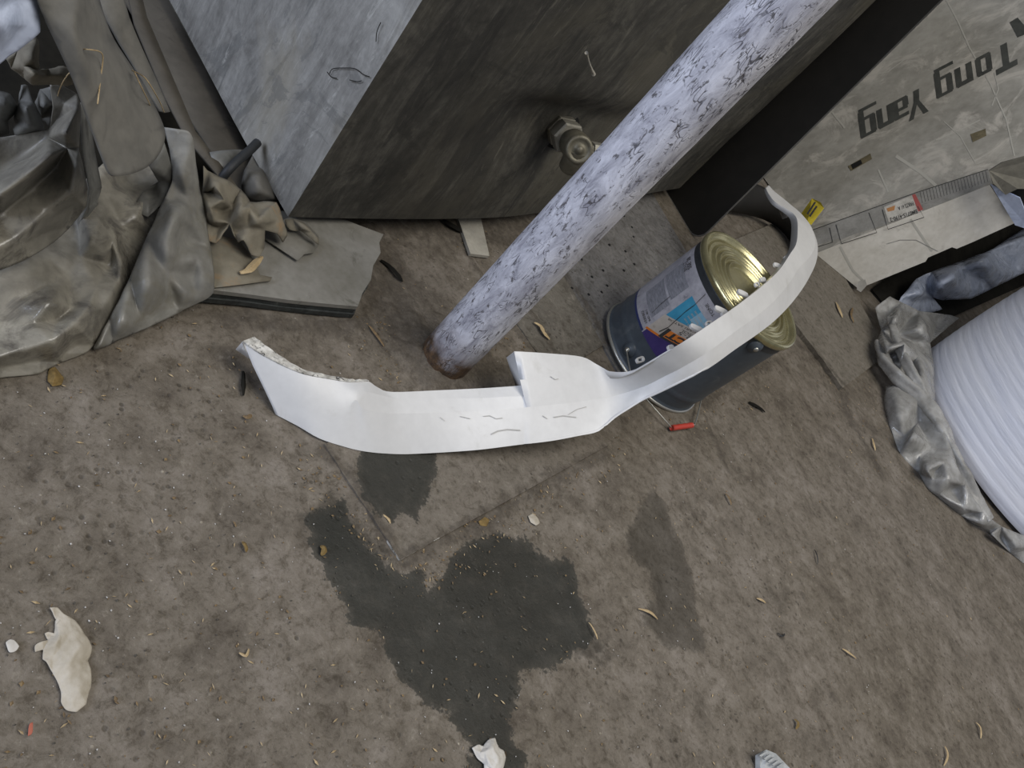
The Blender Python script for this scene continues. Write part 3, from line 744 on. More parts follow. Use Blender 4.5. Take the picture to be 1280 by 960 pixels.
# yellow tag
yt = [CPOS+(on_plane(u, v, B2, cn)-CPOS)*k for u, v, k in [(1001,268,.93),(1015,248,.93),(1026,253,.925),(1030,260,.925),(1014,281,.92),(1009,279,.92)]]
tg = obj('yellow_tag', yt, [(0,1,2,3,4,5)], M_yellow, None); solid(tg, .0015, 0)
tag(tg, 'small yellow paper tag stuck between the white bumper tip and the carton', 'tag')
for a_, b_ in (((1006,266),(1016,251)), ((1009,269),(1018,256))):
    l1 = obj('print_line', [CPOS+(on_plane(u, v, B2, cn)-CPOS)*.9195 for u, v in [(a_[0]+2,a_[1]+1),(b_[0]+2,b_[1]+1),(b_[0]+4,b_[1]+2.2),(a_[0]+4,a_[1]+2.2)]], [(0,1,2,3)], M_ink2, tg)

# ------------------------------------------------------------------ black curved trim behind the bumper tip
tr_pts = [(900,262,.02),(930,266,.02),(957,273,.02),(975,284,.02),(988,299,.02),(998,322,.02)]
top_pts = [(930,226,.12),(952,231,.13),(972,246,.14),(990,262,.13),(1000,280,.11),(1006,306,.09)]
V = []; F = []
for i, (a_, b_) in enumerate(zip(tr_pts, top_pts)):
    pa = P(*a_); pb = P(*b_)
    for j in range(7):
        q = j/6; V.append(pa*(1-q)+pb*q+np.array([.03, -.05, 0])*math.sin(q*math.pi)*.5)
for i in range(5):
    for j in range(6): F.append((i*7+j, (i+1)*7+j, (i+1)*7+j+1, i*7+j+1))
o = obj('black_trim', V, F, M_black, None, True); sub(o, 1); solid(o, .008, 0)
for k in range(1):
    pass
tag(o, 'curved black plastic trim piece standing on the floor behind the bumper tip', 'trim')

# ------------------------------------------------------------------ tin bucket, upside down
BC = np.array([.2226/1.15, 2.0957/1.15, .006]); BR = .159; BH = .314
BTOP = np.array([.2489/1.15*1.0, 2.0999/1.15, BH])
bk_ax = BTOP-BC; bk_ax /= np.linalg.norm(bk_ax)
bucket = thing('tin_bucket', 'dark slate tin bucket upside down with a torn paint label and a gold bottom', 'bucket', BC)
prof = [(.0001, .004), (BR-.012, .004), (BR+.001, .0015), (BR+.0035, .004), (BR+.001, .009), (BR-.002, .013)]
for h in np.linspace(.016, .29, 40):
    r = BR-.002
    for hh in (.05, ): r += .0025*math.exp(-((h-hh)/.004)**2)
    prof.append((r, h))
prof += [(BR-.001, .296), (BR-.003, .300)]
lathe_obj('body', BC, bk_ax, prof, 72, M_pail, bucket)
lathe_obj('open_rim', BC, bk_ax, [(BR-.001, .000), (BR+.004, .000), (BR+.0055, .004), (BR+.004, .008), (BR-.001, .008)], 72, M_wire, bucket)
gp = [(BR-.004, .294), (BR+.002, .298), (BR+.0035, .306), (BR+.002, .314), (BR-.003, .3155), (BR-.007, .312), (BR-.011, .304), (BR-.020, .303)]
for i in range(60):
    r = (BR-.020)*(1-i/60); u = (BR-.020-r)
    a = .0034 if .010 < u < .072 else 0
    gp.append((r, .304+a*(1-math.cos((u-.010)/.0155*2*math.pi))*.5*2-(.0025 if u > .072 else 0)))
gp.append((.0001, .3015))
lathe_obj('gold_bottom', BC, bk_ax, gp, 96, M_gold, bucket).__setitem__('label', 'ridged gold tin bottom facing up')
M_darkband = grunge('black_scuffed_band', '26282a', '35383a', scale=20, fine=90, rough=.5, bmp=.05)
# cylinder frame for the label
ca = np.cross(bk_ax, [0, 1., 0]); ca /= np.linalg.norm(ca); cb = np.cross(bk_ax, ca)
def cyl_hit(u, v, R_):
    d = ray(u, v); o_ = CPOS-BC; dp = d-bk_ax*d.dot(bk_ax); op = o_-bk_ax*o_.dot(bk_ax)
    A_ = dp.dot(dp); B_ = 2*dp.dot(op); C_ = op.dot(op)-R_*R_; D_ = B_*B_-4*A_*C_
    t = (-B_-math.sqrt(max(D_, 0)))/(2*A_); p = o_+d*t; h = p.dot(bk_ax); q = p-bk_ax*h
    return math.atan2(q.dot(cb), q.dot(ca)), h
def cyl_pt(phi, h, R_): return BC+bk_ax*h+R_*(ca*math.cos(phi)+cb*math.sin(phi))
def cyl_patch(name, phi0, phi1, h0, h1, mat, par, off=.0008, s0=0, s1=0):
    n = max(2, int(abs(phi1-phi0)/.05)); m_ = max(2, int(abs(h1-h0)/.03)); V = []; F = []
    for i in range(n+1):
        ph = phi0+(phi1-phi0)*i/n
        for j in range(m_+1):
            a = h0+s0*(ph-1.01); b_ = h1+s1*(ph-1.01)
            V.append(cyl_pt(ph, a+(b_-a)*j/m_, BR-.002+off))
    for i in range(n):
        for j in range(m_): F.append((i*(m_+1)+j, (i+1)*(m_+1)+j, (i+1)*(m_+1)+j+1, i*(m_+1)+j+1))
    return obj(name, V, F, mat, par, True)
def cyl_text(name, body, phi0, h, size, mat, par, off=.0022, bold=0.0, width=None, sk=.0):
    """upside-down text: reads towards smaller angles, tops point to the floor"""
    V, F = text_mesh(body, size, 0, bold); bx = V[:, 0].max()
    k = 1 if width is None else width/bx
    return obj(name, [cyl_pt(phi0-x*k/BR, h-y+sk*(phi0-x*k/BR-1.01), BR-.002+off) for x, y, _ in V], F, mat, par)
pl_, hl_ = cyl_hit(803, 414, BR); pm_, hm_ = cyl_hit(863, 371, BR); pe_, he_ = cyl_hit(850, 452, BR)
pt_, ht_ = cyl_hit(818, 352, BR-.003)
SG = 1
hb_ = .092; htop = .279
M_lw = grunge('label_greyed_white', '8f8d93', 'b7b5b9', '77757a', scale=18, fine=110, rough=.5, bmp=.03)
M_lb = grunge('label_beige', 'a99f92', 'c1b8ab', '8e8579', scale=14, fine=90, rough=.5, bmp=.03)
M_lblue = grunge('label_blue', '2c7c9c', '3f96b5', '6fa2ba', scale=9, fine=70, rough=.45, bmp=.02, c3pos=(.6, .75))
M_lpurp = grunge('label_purple', '33265c', '43356e', scale=9, fine=70, rough=.45, bmp=.02)
M_lor = flat('label_orange', 'cf7426', .45); M_lnav = flat('label_navy', '2b3562', .45)
M_lgrey = grunge('label_fine_print', '6f7076', '9a9a9f', '54555b', scale=60, fine=160, rough=.5, bmp=.02, stretch=(1, 1, 5))
M_scratch = flat('black_scratch', '2b2a28', .6)
lab = cyl_patch('paint_label', -.1, 2.0, hb_, htop, M_lw, bucket, .0006); lab['label'] = 'scuffed paint label in white, blue, orange and purple, printed upside down'
cyl_patch('dark_band', -math.pi, math.pi, .278, .296, M_darkband, bucket, .0007)
cyl_patch('navy_edge', .0, 1.01, hb_, hb_+.006, M_lnav, lab, .0010)
cyl_patch('fine_print_block', .40, .93, .130, .186, M_lgrey, lab, .0010)
cyl_patch('fine_print_block', .36, .88, .192, .246, M_lgrey, lab, .0010)
cyl_patch('beige_field', 1.01, 2.0, .100, .165, M_lb, lab, .0010, .10, .10)
cyl_patch('purple_field', 1.03, 2.0, hb_, .106, M_lpurp, lab, .0013, 0, .085)
cyl_patch('orange_band', 1.0, 1.26, .105, .111, M_lor, lab, .0016, .085, .085)
cyl_patch('orange_box', 1.24, 2.0, .110, .136, M_lor, lab, .0017, .085, .085)
cyl_patch('black_box', 1.22, 1.27, .106, .139, M_scratch, lab, .0019, .085, .085)
cyl_patch('black_box', 1.27, 2.0, .106, .112, M_scratch, lab, .0019, .085, .085)
cyl_patch('blue_field', 1.03, 1.60, .165, .212, M_lblue, lab, .0014, .10, 0)
M_lblue2 = grunge('label_pale_blue', '5f9db8', '8db3c4', 'a7b7c2', scale=9, fine=70, rough=.45, bmp=.02)
cyl_patch('blue_field', 1.03, 1.30, .212, .244, M_lblue, lab, .0014)
cyl_patch('pale_blue_field', 1.30, 1.60, .212, .244, M_lblue2, lab, .0014)
cyl_text('lettering', 'SELECT', 1.93, .133, .026, M_scratch, lab, bold=.0012, width=.103, sk=.085)
cyl_text('lettering', 'C 292-5', 1.80, .146, .014, M_ink2, lab, width=.070, sk=.09)
cyl_text('lettering', 'MOTTOSOL', 1.80, .154, .010, M_ink2, lab, width=.072, sk=.09)
cyl_text('lettering', 'ARTICOLI VARI SATOR', 1.85, .162, .008, M_ink2, lab, width=.12, sk=.095)
for k in range(4):
    cyl_text('lettering', 'nitro finish coat', 1.52, .205+.010*k, .008, M_lb, lab, width=.045)
cyl_text('lettering', 'TONE', 1.45, .268, .012, M_ink2, lab)
cyl_text('lettering', 'SSE 28', .62, .268, .016, M_ink2, lab); cyl_text('lettering', 'SO LT', .60, .255, .012, M_ink2, lab)
cyl_text('lettering', 'VERNICI', .96, .116, .010, M_ink2, lab); cyl_text('lettering', 'IND. 40-2', .96, .126, .008, M_ink2, lab)
def cyl_line(name, pts, w, mat, par):
    V = []; F = []
    for u, v in pts:
        f_, h_ = cyl_hit(u, v, BR)
        V += [cyl_pt(f_, h_+w/2, BR+.0012), cyl_pt(f_+w/BR*.5, h_-w/2, BR+.0012)]
    for i in range(len(pts)-1): F.append((2*i, 2*i+1, 2*i+3, 2*i+2))
    return obj(name, V, F, mat, par)
cyl_line('scratch', [(824,414),(835,409),(846,399),(857,389),(868,381),(882,367)], .003, M_scratch, lab)
cyl_line('scratch', [(815,391),(826,380),(838,370)], .0025, M_scratch, lab)
# ears and bail
def ear(u, v, nm='ear'):
    f_, h_ = cyl_hit(u, v, BR); p = cyl_pt(f_, h_, BR-.002); nrm = p-(BC+bk_ax*h_); nrm /= np.linalg.norm(nrm)
    o = lathe_obj(nm, p, nrm, [(.019, 0), (.018, .003), (.013, .005), (.011, .008), (.006, .009), (.0001, .009)], 24, M_pail, bucket)
    lathe_obj('rivet', p+nrm*.007, nrm, [(.006, 0), (.006, .004), (.0001, .005)], 12, M_wire, o); return f_, h_, p, nrm
f1, h1, pE, nE = ear(786, 437); ear(944, 434)
f2 = f1+SG*math.pi
pts = [pE+nE*.012]+[P(790, 470, .05), P(809, 500, .02), P(839, 534, .012), P(865, 531, .012), P(870, 526, .012), P(880, 487, .016)]
far = cyl_pt(f1+SG*math.pi*.96, h1, BR+.012)
pts += [cyl_pt(f1+SG*math.pi*.74, .025, BR+.02), cyl_pt(f1+SG*math.pi*.85, .05, BR+.016), far]
o = obj('bail_wire', *tube(smooth_path(pts[:3], 5)[:-1]+smooth_path(pts[2:4], 2)[:-1]+smooth_path(pts[3:], 5), .0017, 8), M_wire, bucket, True); o['label'] = 'thin wire bail folded down to the floor'
gA = P(839.5, 535, .012); gB = P(865, 531.5, .012)
g_ = (gB-gA); o = obj('grip', *tube([gA+g_*t for t in np.linspace(0, 1, 9)], [.0066 if i % 2 == 0 else .0074 for i in range(9)], 14), M_red, bucket, True); o['label'] = 'red plastic grip'

# ------------------------------------------------------------------ white bumper valance
ST = [ # bottom, lower crease, upper crease, top edge ; heights of bottom and top
 ((345,517),(331,487),(316,456),(303,427), .001,.060),((372,531),(356,500),(343,470),(332,446), .001,.062),((400,547),(388,515),(380,488),(374,466), .001,.064),
 ((430,557),(424,522),(417,495),(412,474), .001,.064),((450,562),(443,500),(442,489),(438,478), .001,.064),((472,565),(453,511),(462,491),(458,477), .002,.063),
 ((500,566.5),(476,515.5),(482,496),(472,485.5), .006,.058),((522,566),(500,517),(503,499.5),(490,491), .010,.056),((560,564),(552,516),(552,498.5),(545,489), .020,.062),
 ((600,561),(600,514),(600,498),(600,486.5), .035,.075),((640,556),(640,511),(638,496),(638,484), .050,.092),((656,554),(656,509.5),(656,496),(656,482.5), .056,.100),
 ((657,554),(658,509),(651,482),(643,440), .057,.135),((690,550),(700,505),(697,478),(690,443), .072,.145),((722,544),(738,500),(736,474),(727,447), .086,.150),
 ((748,538),(764,496),(760,479),(745,456), .100,.152),((768,522),(783,490.5),(777,483),(761,464), .122,.162),((785,511),(797,486),(791,481),(777,466), .145,.180),
 ((803,500),(811,480.5),(804,475),(792,463.5), .172,.205),((823,491),(829,471),(821,466),(808,455), .205,.240),((850,478),(852,459),(842,453),(830,442), .250,.285),
 ((885,460),(886,438.5),(873,430),(860,424), .300,.335),((920,435),(920,413),(908,404),(895,400.6), .325,.358),((945,418),(944,396),(930,386),(918,385), .330,.364),
 ((967,401),(967,376),(952,368),(941,367.5), .333,.368),((986,382),(985,355),(971,350),(960,352), .335,.370),((1001,363),(999,334),(986,334),(975,337), .336,.371),
 ((1012,345),(1011,322),(998,322),(987,319), .336,.371),((1020,327),(1018,308),(1008,305),(995,306), .336,.371),((1022,310),(1017,294),(1008,290),(997,291), .336,.370),
 ((1019,296),(1013,283),(1004,279),(996.5,276), .336,.366),((1011,281),(1005,272),(998,267),(992,268), .334,.358),((1001,268),(995,262),(988,259),(982,261), .330,.350),
 ((983,252),(979,250),(973,249),(969,253), .322,.338),((968,240),(966,240),(963,240),(961,243), .314,.326),((961,232),(960,232),(959,232.5),(957,235), .308,.316)]
rows = []
for b_, c1_, c2_, t_, zb, zt in ST:
    dz = zt-zb
    k_ = len(rows); zb = max(zb, (.002, .0045)[k_] if k_ < 2 else .0075); f1_, f2_ = (.34, .68) if k_ < 3 else (.45, .74) if k_ == 3 else (.80, .91) if k_ == 4 else (.72, .90) if k_ == 5 else (.76, .93)
    if k_ >= 12: c2_ = ((c1_[0]+t_[0])/2, (c1_[1]+t_[1])/2); f1_ = {13: .45, 14: .50, 15: .56, 16: .62, 17: .68, 18: .72}.get(k_, .76) if k_ > 12 else .43; f2_ = (1+f1_)/2+.03
    pb = P(*b_, zb); p1 = P(*c1_, zb+dz*f1_); p2 = P(*c2_, zb+dz*f2_); ptp = P(*t_, zt)
    # return flange turned down behind the top edge
    inn = (ptp-pb); inn[2] = 0; inn /= np.linalg.norm(inn)+1e-9
    rows.append([pb+inn*.003+np.array([0, 0, .0005]), pb, pb*.66+p1*.34, pb*.33+p1*.67, p1, p2, ptp, ptp+inn*.002+np.array([0, 0, -min(.022, dz*.6)])])
# smooth along each row, but keep the sharp step at the broken tab
def dens(rs, n):
    out = []
    cols = [smooth_path([r[k] for r in rs], n) for k in range(len(rs[0]))]
    return [list(c) for c in zip(*cols)]
R1 = dens(rows[:12], 4); R2 = dens(rows[12:], 4); RR = R1+R2; R1L = len(R1)
V = [p for r in RR for p in r]; K = 8
F = []
for i in range(len(RR)-1):
    for j in range(K-1):
        F.append((i*K+j, (i+1)*K+j, (i+1)*K+j+1, i*K+j+1))
bumper = thing('car_bumper', 'long curved white car bumper, one end on the floor, the other across the tin bucket', 'bumper', (RR[30][1][0], RR[30][1][1], 0))
sk = obj('painted_skin', V, F, M_white, bumper, True); fix_normals(sk)
shp = sk.data.attributes.new('sharp_edge', 'BOOLEAN', 'EDGE'); sv = []
for e in sk.data.edges:
    a_, b_ = e.vertices; ja, jb = a_ % 8, b_ % 8
    sv.append((ja == jb and ja in (1, 6)) or (ja == jb == 4 and min(a_, b_)//8 > 13) or (ja == jb == 5 and 17 < min(a_, b_)//8 < 46) or (a_//8 in (R1L, R1L-1) and b_//8 in (R1L, R1L-1) and ja == jb))
shp.data.foreach_set('value', sv)
solid(sk, .0032, 0)
me = sk.data
# torn foam-like return edge along the left wing
top = smooth_path([P(u, v, z) for u, v, z in [(303,427,.061),(332,446,.063),(374,466,.065),(412,474,.065),(438,478,.065),(461,476.5,.064)]], 5)
bk = smooth_path([P(u, v, z) for u, v, z in [(318,421,.060),(342,439,.062),(378,461,.064),(415,470,.064),(440,474.5,.064),(458,474,.063)]], 5)
V = []; F = []
for i, (a_, b_) in enumerate(zip(top, bk)):
    jit = np.array([0, 0, .0015])*random.uniform(-1, 1)
    V += [a_+np.array([0, 0, .0015]), b_+jit+np.array([0, 0, .001]), b_+np.array([0, 0, -.014]), a_+np.array([0, 0, -.014])]
n = len(top)
for i in range(n-1):
    for j in range(4): F.append((i*4+j, i*4+(j+1) % 4, (i+1)*4+(j+1) % 4, (i+1)*4+j))
F += [(0,1,2,3), tuple((n-1)*4+j for j in (3,2,1,0))]
o = obj('return_edge', V, F, M_white_edge, bumper); fix_normals(o); o['label'] = 'rough chipped inner return edge'
# folded end of the broken tab
o = obj('tab_flange', [P(643,440,.135), P(652,447,.128), P(660,478,.100), P(657,483,.098), P(650,470,.110)], [(0,1,2,3,4)], M_white, bumper); solid(o, .003, 0)
# clip tabs under the inner edge
for u, v, z, ang, ln, hole in [(800,450,.190,-20,.030,1),(838,435,.245,-10,.020,0),(871,411,.305,25,.036,0),(886,405,.318,-15,.026,1),(901,388,.330,25,.036,0),(905,394,.328,0,.02,0),
                               (928,367,.345,25,.032,0),(946,356,.350,-15,.024,1),(953,350,.352,-5,.026,0),(971,332,.352,15,.028,0),(982,323,.352,-30,.024,1)]:
    c = P(u, v, z); a = math.radians(ang)
    # tab lies in the bumper's inner plane, long axis pointing away from the strip
    ex = P(u-math.cos(a), v+math.sin(a)*-1, z)-c; ex /= np.linalg.norm(ex); ey = np.cross([0, 0, 1], ex)
    L_ = ln*.55; w_ = .0065
    def loop(rx, ry, k=18):
        return [c+ex*(rx*math.copysign(abs(math.cos(q))**.55, math.cos(q)))+(ey*.9-np.array([0, 0, .25]))*(ry*math.copysign(abs(math.sin(q))**.6, math.sin(q))) for q in [2*math.pi*i/k for i in range(k)]]
    outer = loop(L_, w_); k = len(outer)
    if hole:
        inner = loop(L_*.5, w_*.42); V = []; up_ = np.array([0, 0, .0025])
        V = [p+up_ for p in outer]+[p+up_ for p in inner]+[p-up_ for p in outer]+[p-up_ for p in inner]; F = []
        for i in range(k):
            j = (i+1) % k
            F += [(i, j, k+j, k+i), (2*k+j, 2*k+i, 3*k+i, 3*k+j), (i, 2*k+i, 2*k+j, j), (k+j, 3*k+j, 3*k+i, k+i)]
    else: V, F = prism([p+np.array([0, 0, .003]) for p in outer], (0, 0, -.006))
    o = obj('clip_tab', V, F, M_white, bumper); fix_normals(o); bev(o, .0008, 1)
# stiffening rib near the far tip
o = obj('inner_rib', *prism([P(970,254,.33), P(976,258,.33), P(984,272,.29), P(978,274,.29)], (0, .004, .004)), M_greypanel, bumper); fix_normals(o)

# thin scratches scuffed in the paint
def bface(u, v, off=.0):
    """nearest skin point along the pixel ray (average plane between rows 1 and 4 at that station)"""
    best = None; r = ray(u, v)
    for i in range(len(RR)-1):
        for j in (1, 2, 3, 4, 5):
            a, b_, c = RR[i][j], RR[i+1][j], RR[i][j+1]
            nn = np.cross(b_-a, c-a); ln = np.linalg.norm(nn)
            if ln < 1e-9: continue
            nn /= ln; t = nn.dot(a-CPOS)/nn.dot(r); p = CPOS+r*t
            s_ = (p-a).dot(b_-a)/((b_-a).dot(b_-a)); q_ = (p-a-(b_-a)*s_).dot(c-a)/((c-a).dot(c-a))
            if -.05 <= s_ <= 1.05 and -.1 <= q_ <= 1.1 and (best is None or t < best): best = t
    if best is None: return None
    return CPOS+r*(best*.9975)
M_scuff = flat('grey_scuff', 'a9a7a2', .7)
def scuff(pts, w):
    V = []; F = []
    for i, (u, v) in enumerate(pts):
        p = bface(u, v); q = bface(u+.3*w, v+w)
        if p is None or q is None: return
        V += [p, q]
    for i in range(len(pts)-1): F.append((2*i, 2*i+1, 2*i+3, 2*i+2))
    obj('scuff_mark', V, F, M_scuff, bumper)
for pts, w in (([(604,520),(612,519),(620,523),(628,522)], .9), ([(614,542),(622,538),(634,536),(650,537)], 1.6), ([(692,521),(704,519),(720,521)], 1.3), ([(678,519),(684,523)], 1.0),
               ([(710,518),(722,511),(733,508)], .7), ([(688,470),(694,474),(698,473)], .8), ([(782,503),(800,501),(818,498)], .8), ([(550,521),(556,526)], .8), ([(575,520),(588,523)], .7)):
    scuff(pts, w)

# ------------------------------------------------------------------ heap of old film, liners and boards at left
o = sheet('gap_shade_sheet', [(-120,-80,.012),(150,-80,.012),(262,160,.012),(300,262,.012),(240,345,.012),(110,330,.012),(-120,330,.012)], [(60,150,.012),(150,220,.012)], M_grime_shade, level=0, thick=.004)  # added sheet, standing in for deep shade between the folds
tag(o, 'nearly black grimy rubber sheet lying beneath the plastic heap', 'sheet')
o = sheet('dark_board', [(120,-60,.03),(222,-60,.022),(262,40,.022),(345,258,.022),(296,240,.022),(238,150,.022),(190,60,.026)], [], M_card, level=0, thick=.006)
tag(o, 'dark brown board on the floor in the gap between the heap and the tank', 'board')
o = sheet('long_strip', [(150,-50,.13),(166,-50,.13),(183,22,.11),(222,113,.09),(244,165,.075),(302,242,.06),(292,244,.06),(232,172,.07),(206,122,.085),(168,30,.11)], [], M_card, level=0, thick=.005)
tag(o, 'long thin dark strip with a worn edge beside the heap', 'strip')
o = sheet('dark_liner', [(108,-50,.33),(140,-50,.32),(160,22,.28),(176,60,.25),(190,90,.22),(212,140,.19),(200,142,.19),(178,100,.22),(150,55,.26),(118,0,.30)], [(150,20,.29)], M_greypanel, level=1, thick=.004)
tag(o, 'narrow dark grey plastic liner behind the wide curved one', 'liner')
# lower polythene sheet, left
o = sheet('polythene_sheet', [(-90,510,.0),(0,472,.002),(48,468,.002),(60,461,.004),(76,453,.002),(108,441,.002),(119,430,.008),(140,402,.014),(165,350,.02),(186,296,.03),(200,255,.045),(206,215,.06),(200,185,.08),
      (150,185,.07),(90,240,.05),(30,300,.05),(-90,350,.05)],
      [(66,425,.060),(30,436,.045),(0,445,.040),(-60,470,.03),(62,378,.070),(20,380,.045),(100,322,.045),(115,300,.080),(150,282,.045),(108,388,.062),(85,345,.035),(138,332,.028),(170,270,.060),(130,240,.05),(35,340,.06),
       (0,410,.035),(40,405,.05),(72,400,.04),(92,405,.062),(120,360,.05),(100,300,.04),(90,385,.045),(148,352,.05),(128,385,.05),(0,460,.010),(45,450,.016),(80,442,.014),(60,355,.05),(140,300,.06),(160,315,.035),(185,240,.06),(160,230,.04),(50,320,.05),(95,432,.012),(150,330,.052)],
      M_tarp, level=3, thick=.0015, relief=.0045, rsize=.025, jitter=.0)
tag(o, 'lower dusty translucent polythene sheet spread on the floor at far left', 'sheet')
# right fold of polythene
o = sheet('polythene_sheet', [(112,441,.006),(140,429,.006),(165,418,.010),(195,405,.014),(225,390,.02),(250,377,.03),(267,369,.036),(269,350,.052),(263,310,.062),(258,280,.072),(250,240,.10),(246,215,.12),(240,164,.175),(222,161,.17),(205,159,.16),
      (213,190,.135),(217,225,.115),(205,250,.095),(199,264,.088),(183,298,.075),(163,348,.056),(138,398,.034)],
      [(228,215,.150),(222,262,.135),(206,302,.120),(182,352,.100),(152,402,.060),(124,434,.022),(232,300,.065),(238,345,.045),(215,372,.030),(248,322,.078),(246,372,.042),(235,250,.10),(200,380,.035),(175,400,.025),(205,340,.07),(222,325,.085),(232,365,.055),(243,280,.095),(238,190,.15),(255,345,.062)],
      M_tarp2, level=3, thick=.0015, relief=.0065, rsize=.025, crisp=.3, jitter=.0)
tag(o, 'pointed dull grey polythene fold hanging down beside the crumpled brown paper', 'sheet')
# folded film between the liner and the fold
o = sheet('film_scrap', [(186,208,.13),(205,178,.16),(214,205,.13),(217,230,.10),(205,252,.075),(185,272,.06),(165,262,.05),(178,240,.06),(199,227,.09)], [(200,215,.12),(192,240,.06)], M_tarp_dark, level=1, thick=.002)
tag(o, 'small shaded scrap of film tucked below the wide liner end', 'scrap')
# upper sheet
o = sheet('polythene_sheet', [(-90,365,.09),(0,339,.08),(35,323,.08),(68,303,.08),(86,285,.085),(96,274,.10),(108,258,.13),(110,235,.165),(103,205,.19),(98,185,.20),(101,132,.25),(96,117,.26),(78,106,.27),(62,105,.27),(66,135,.24),(62,162,.20),(0,172,.17),(-90,182,.17)],
      [(97,135,.262),(82,165,.265),(62,195,.235),(30,222,.215),(0,243,.20),(-60,280,.19),(84,185,.20),(70,208,.165),(40,236,.145),(0,268,.13),(-60,305,.12),(104,222,.185),(88,240,.18),(60,262,.15),(20,298,.13),(-20,318,.12),
       (60,172,.19),(30,195,.155),(0,212,.14),(-60,240,.14),(80,130,.25),(72,150,.22),(92,262,.12),(60,288,.10),(30,305,.10),(95,205,.21)],
      M_tarp, level=3, thick=.0015, relief=.0045, rsize=.025, jitter=.0)
tag(o, 'upper polythene sheet with long smooth folds lying over the lower one', 'sheet')
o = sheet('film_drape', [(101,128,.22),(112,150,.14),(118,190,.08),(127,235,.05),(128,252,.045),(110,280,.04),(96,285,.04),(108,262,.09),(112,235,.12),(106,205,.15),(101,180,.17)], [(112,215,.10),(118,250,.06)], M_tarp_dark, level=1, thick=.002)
tag(o, 'dark shaded drape of film hanging in the hollow right of the folds', 'drape')
# rolled up cloth lumps in the hollow
for pts, inn, lb_ in (([(-40,112,.20),(2,114,.22),(12,118,.22),(22,134,.20),(19,140,.19),(8,150,.18),(10,168,.16),(-40,170,.16)], [(5,128,.24),(0,150,.19)], 'bundled grey rag against the left picture edge'),
                    ([(28,107,.23),(34,106,.23),(42,130,.215),(54,156,.19),(54,165,.18),(20,168,.18),(18,150,.18),(24,128,.21)], [(33,135,.235),(38,155,.21)], 'upright grey folded rag in the middle of the dark hollow'),
                    ([(42,132,.19),(52,112,.22),(64,108,.24),(66,130,.22),(63,158,.18),(52,148,.17)], [(55,132,.225)], 'small pleated grey rag right of the upright one')):
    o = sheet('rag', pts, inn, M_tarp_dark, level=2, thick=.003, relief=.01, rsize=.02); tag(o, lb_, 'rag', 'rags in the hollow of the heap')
o = sheet('stiff_rag', [(8,74,.32),(24,62,.33),(46,46,.34),(48,72,.33),(46,88,.32),(60,86,.31),(78,84,.31),(90,92,.30),(89,104,.29),(64,104,.285),(41,107,.28),(30,98,.29),(14,84,.31)],
          [(38,72,.35),(42,92,.345),(58,95,.305),(30,82,.33),(75,94,.315)], M_cloth, level=2, thick=.003, relief=.012, rsize=.02)
tag(o, 'stiff olive brown rag sticking out under the pale blue film', 'rag')
o = sheet('film_sheet', [(-90,-70,.46),(50,-70,.46),(48,0,.43),(49,22,.42),(50,40,.41),(38,50,.40),(26,60,.39),(10,70,.38),(0,82,.37),(-40,104,.35),(-90,120,.35)],
          [(8,-30,.47),(6,30,.425),(2,65,.385),(22,0,.435),(20,40,.405),(32,-20,.455),(34,30,.415),(-20,20,.43)], M_bluesheet, level=2, thick=.0015, relief=.01, rsize=.04)
tag(o, 'bright pale blue film with a torn edge at the top left corner', 'sheet')
# wide curved wheel liner
o = sheet('curved_liner', [(28,-60,.47),(50,10,.435),(68,48,.415),(86,87,.39),(110,150,.345),(124,186,.315),(137,221,.285),(152,220,.285),(166,217,.28),(186,208,.275),(200,191,.272),(206,172,.272),(204,160,.275),(196,140,.285),(181,112,.305),(165,86,.325),(140,50,.355),(124,10,.38),(108,-60,.43)],
          [(90,38,.433),(105,75,.408),(120,118,.372),(130,160,.333),(96,36,.422),(112,75,.40),(128,118,.362),(134,160,.325),(100,-20,.45),(140,100,.365),(160,150,.325),(170,190,.295),(150,190,.302),(118,20,.41)],
          M_greypanel, level=2, thick=.004, crisp=.4)
tag(o, 'wide curved grey plastic wheel liner with a rounded end, on top of the heap', 'liner')
for lb_, pts in zip(('bent straw stalk crossing the middle of the grey wheel liner', 'short straw stalk arching off the right edge of the wheel liner', 'longer straw stalk curving beside the right edge of the wheel liner', 'loose straw stalk left of the wheel liner over the hollow'), ([(95,62,.40),(112,62,.42),(128,68,.40),(126,95,.38),(122,130,.372)], [(165,88,.34),(180,96,.36),(190,110,.35),(200,128,.30),(205,140,.26)], [(168,90,.34),(175,105,.345),(186,128,.31),(190,138,.27)], [(72,120,.30),(76,108,.32),(86,92,.34),(100,84,.36)])):
    o = obj('dry_straw', *tube(smooth_path([P(*p) for p in pts], 5), .0007, 5), M_wood, None); tag(o, lb_, 'straw', 'straw stalks on the heap')
# bits between the heap and the tank
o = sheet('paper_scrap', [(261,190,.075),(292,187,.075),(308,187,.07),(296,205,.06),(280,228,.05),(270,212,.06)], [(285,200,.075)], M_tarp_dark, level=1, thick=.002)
tag(o, 'triangular grey scrap between the heap and the black seal', 'scrap')
o = obj('rubber_seal', *tube(smooth_path([P(322,178,.10), P(312,188,.095), P(298,200,.09), P(286,212,.08), P(277,224,.06), P(273,234,.035)], 6), .008, 10), M_rubber, None, True)
tag(o, 'curved black rubber seal poking out beside the lighter tank side', 'seal')
o = sheet('grey_moulding', [(318,190,.05),(330,208,.048),(345,240,.045),(347,250,.04),(320,252,.035),(305,246,.035),(302,232,.05),(306,212,.055)], [(320,222,.085),(325,238,.075)], M_greypanel, level=2, thick=.003)
tag(o, 'rounded grey moulding lying against the foot of the lighter tank side', 'moulding')

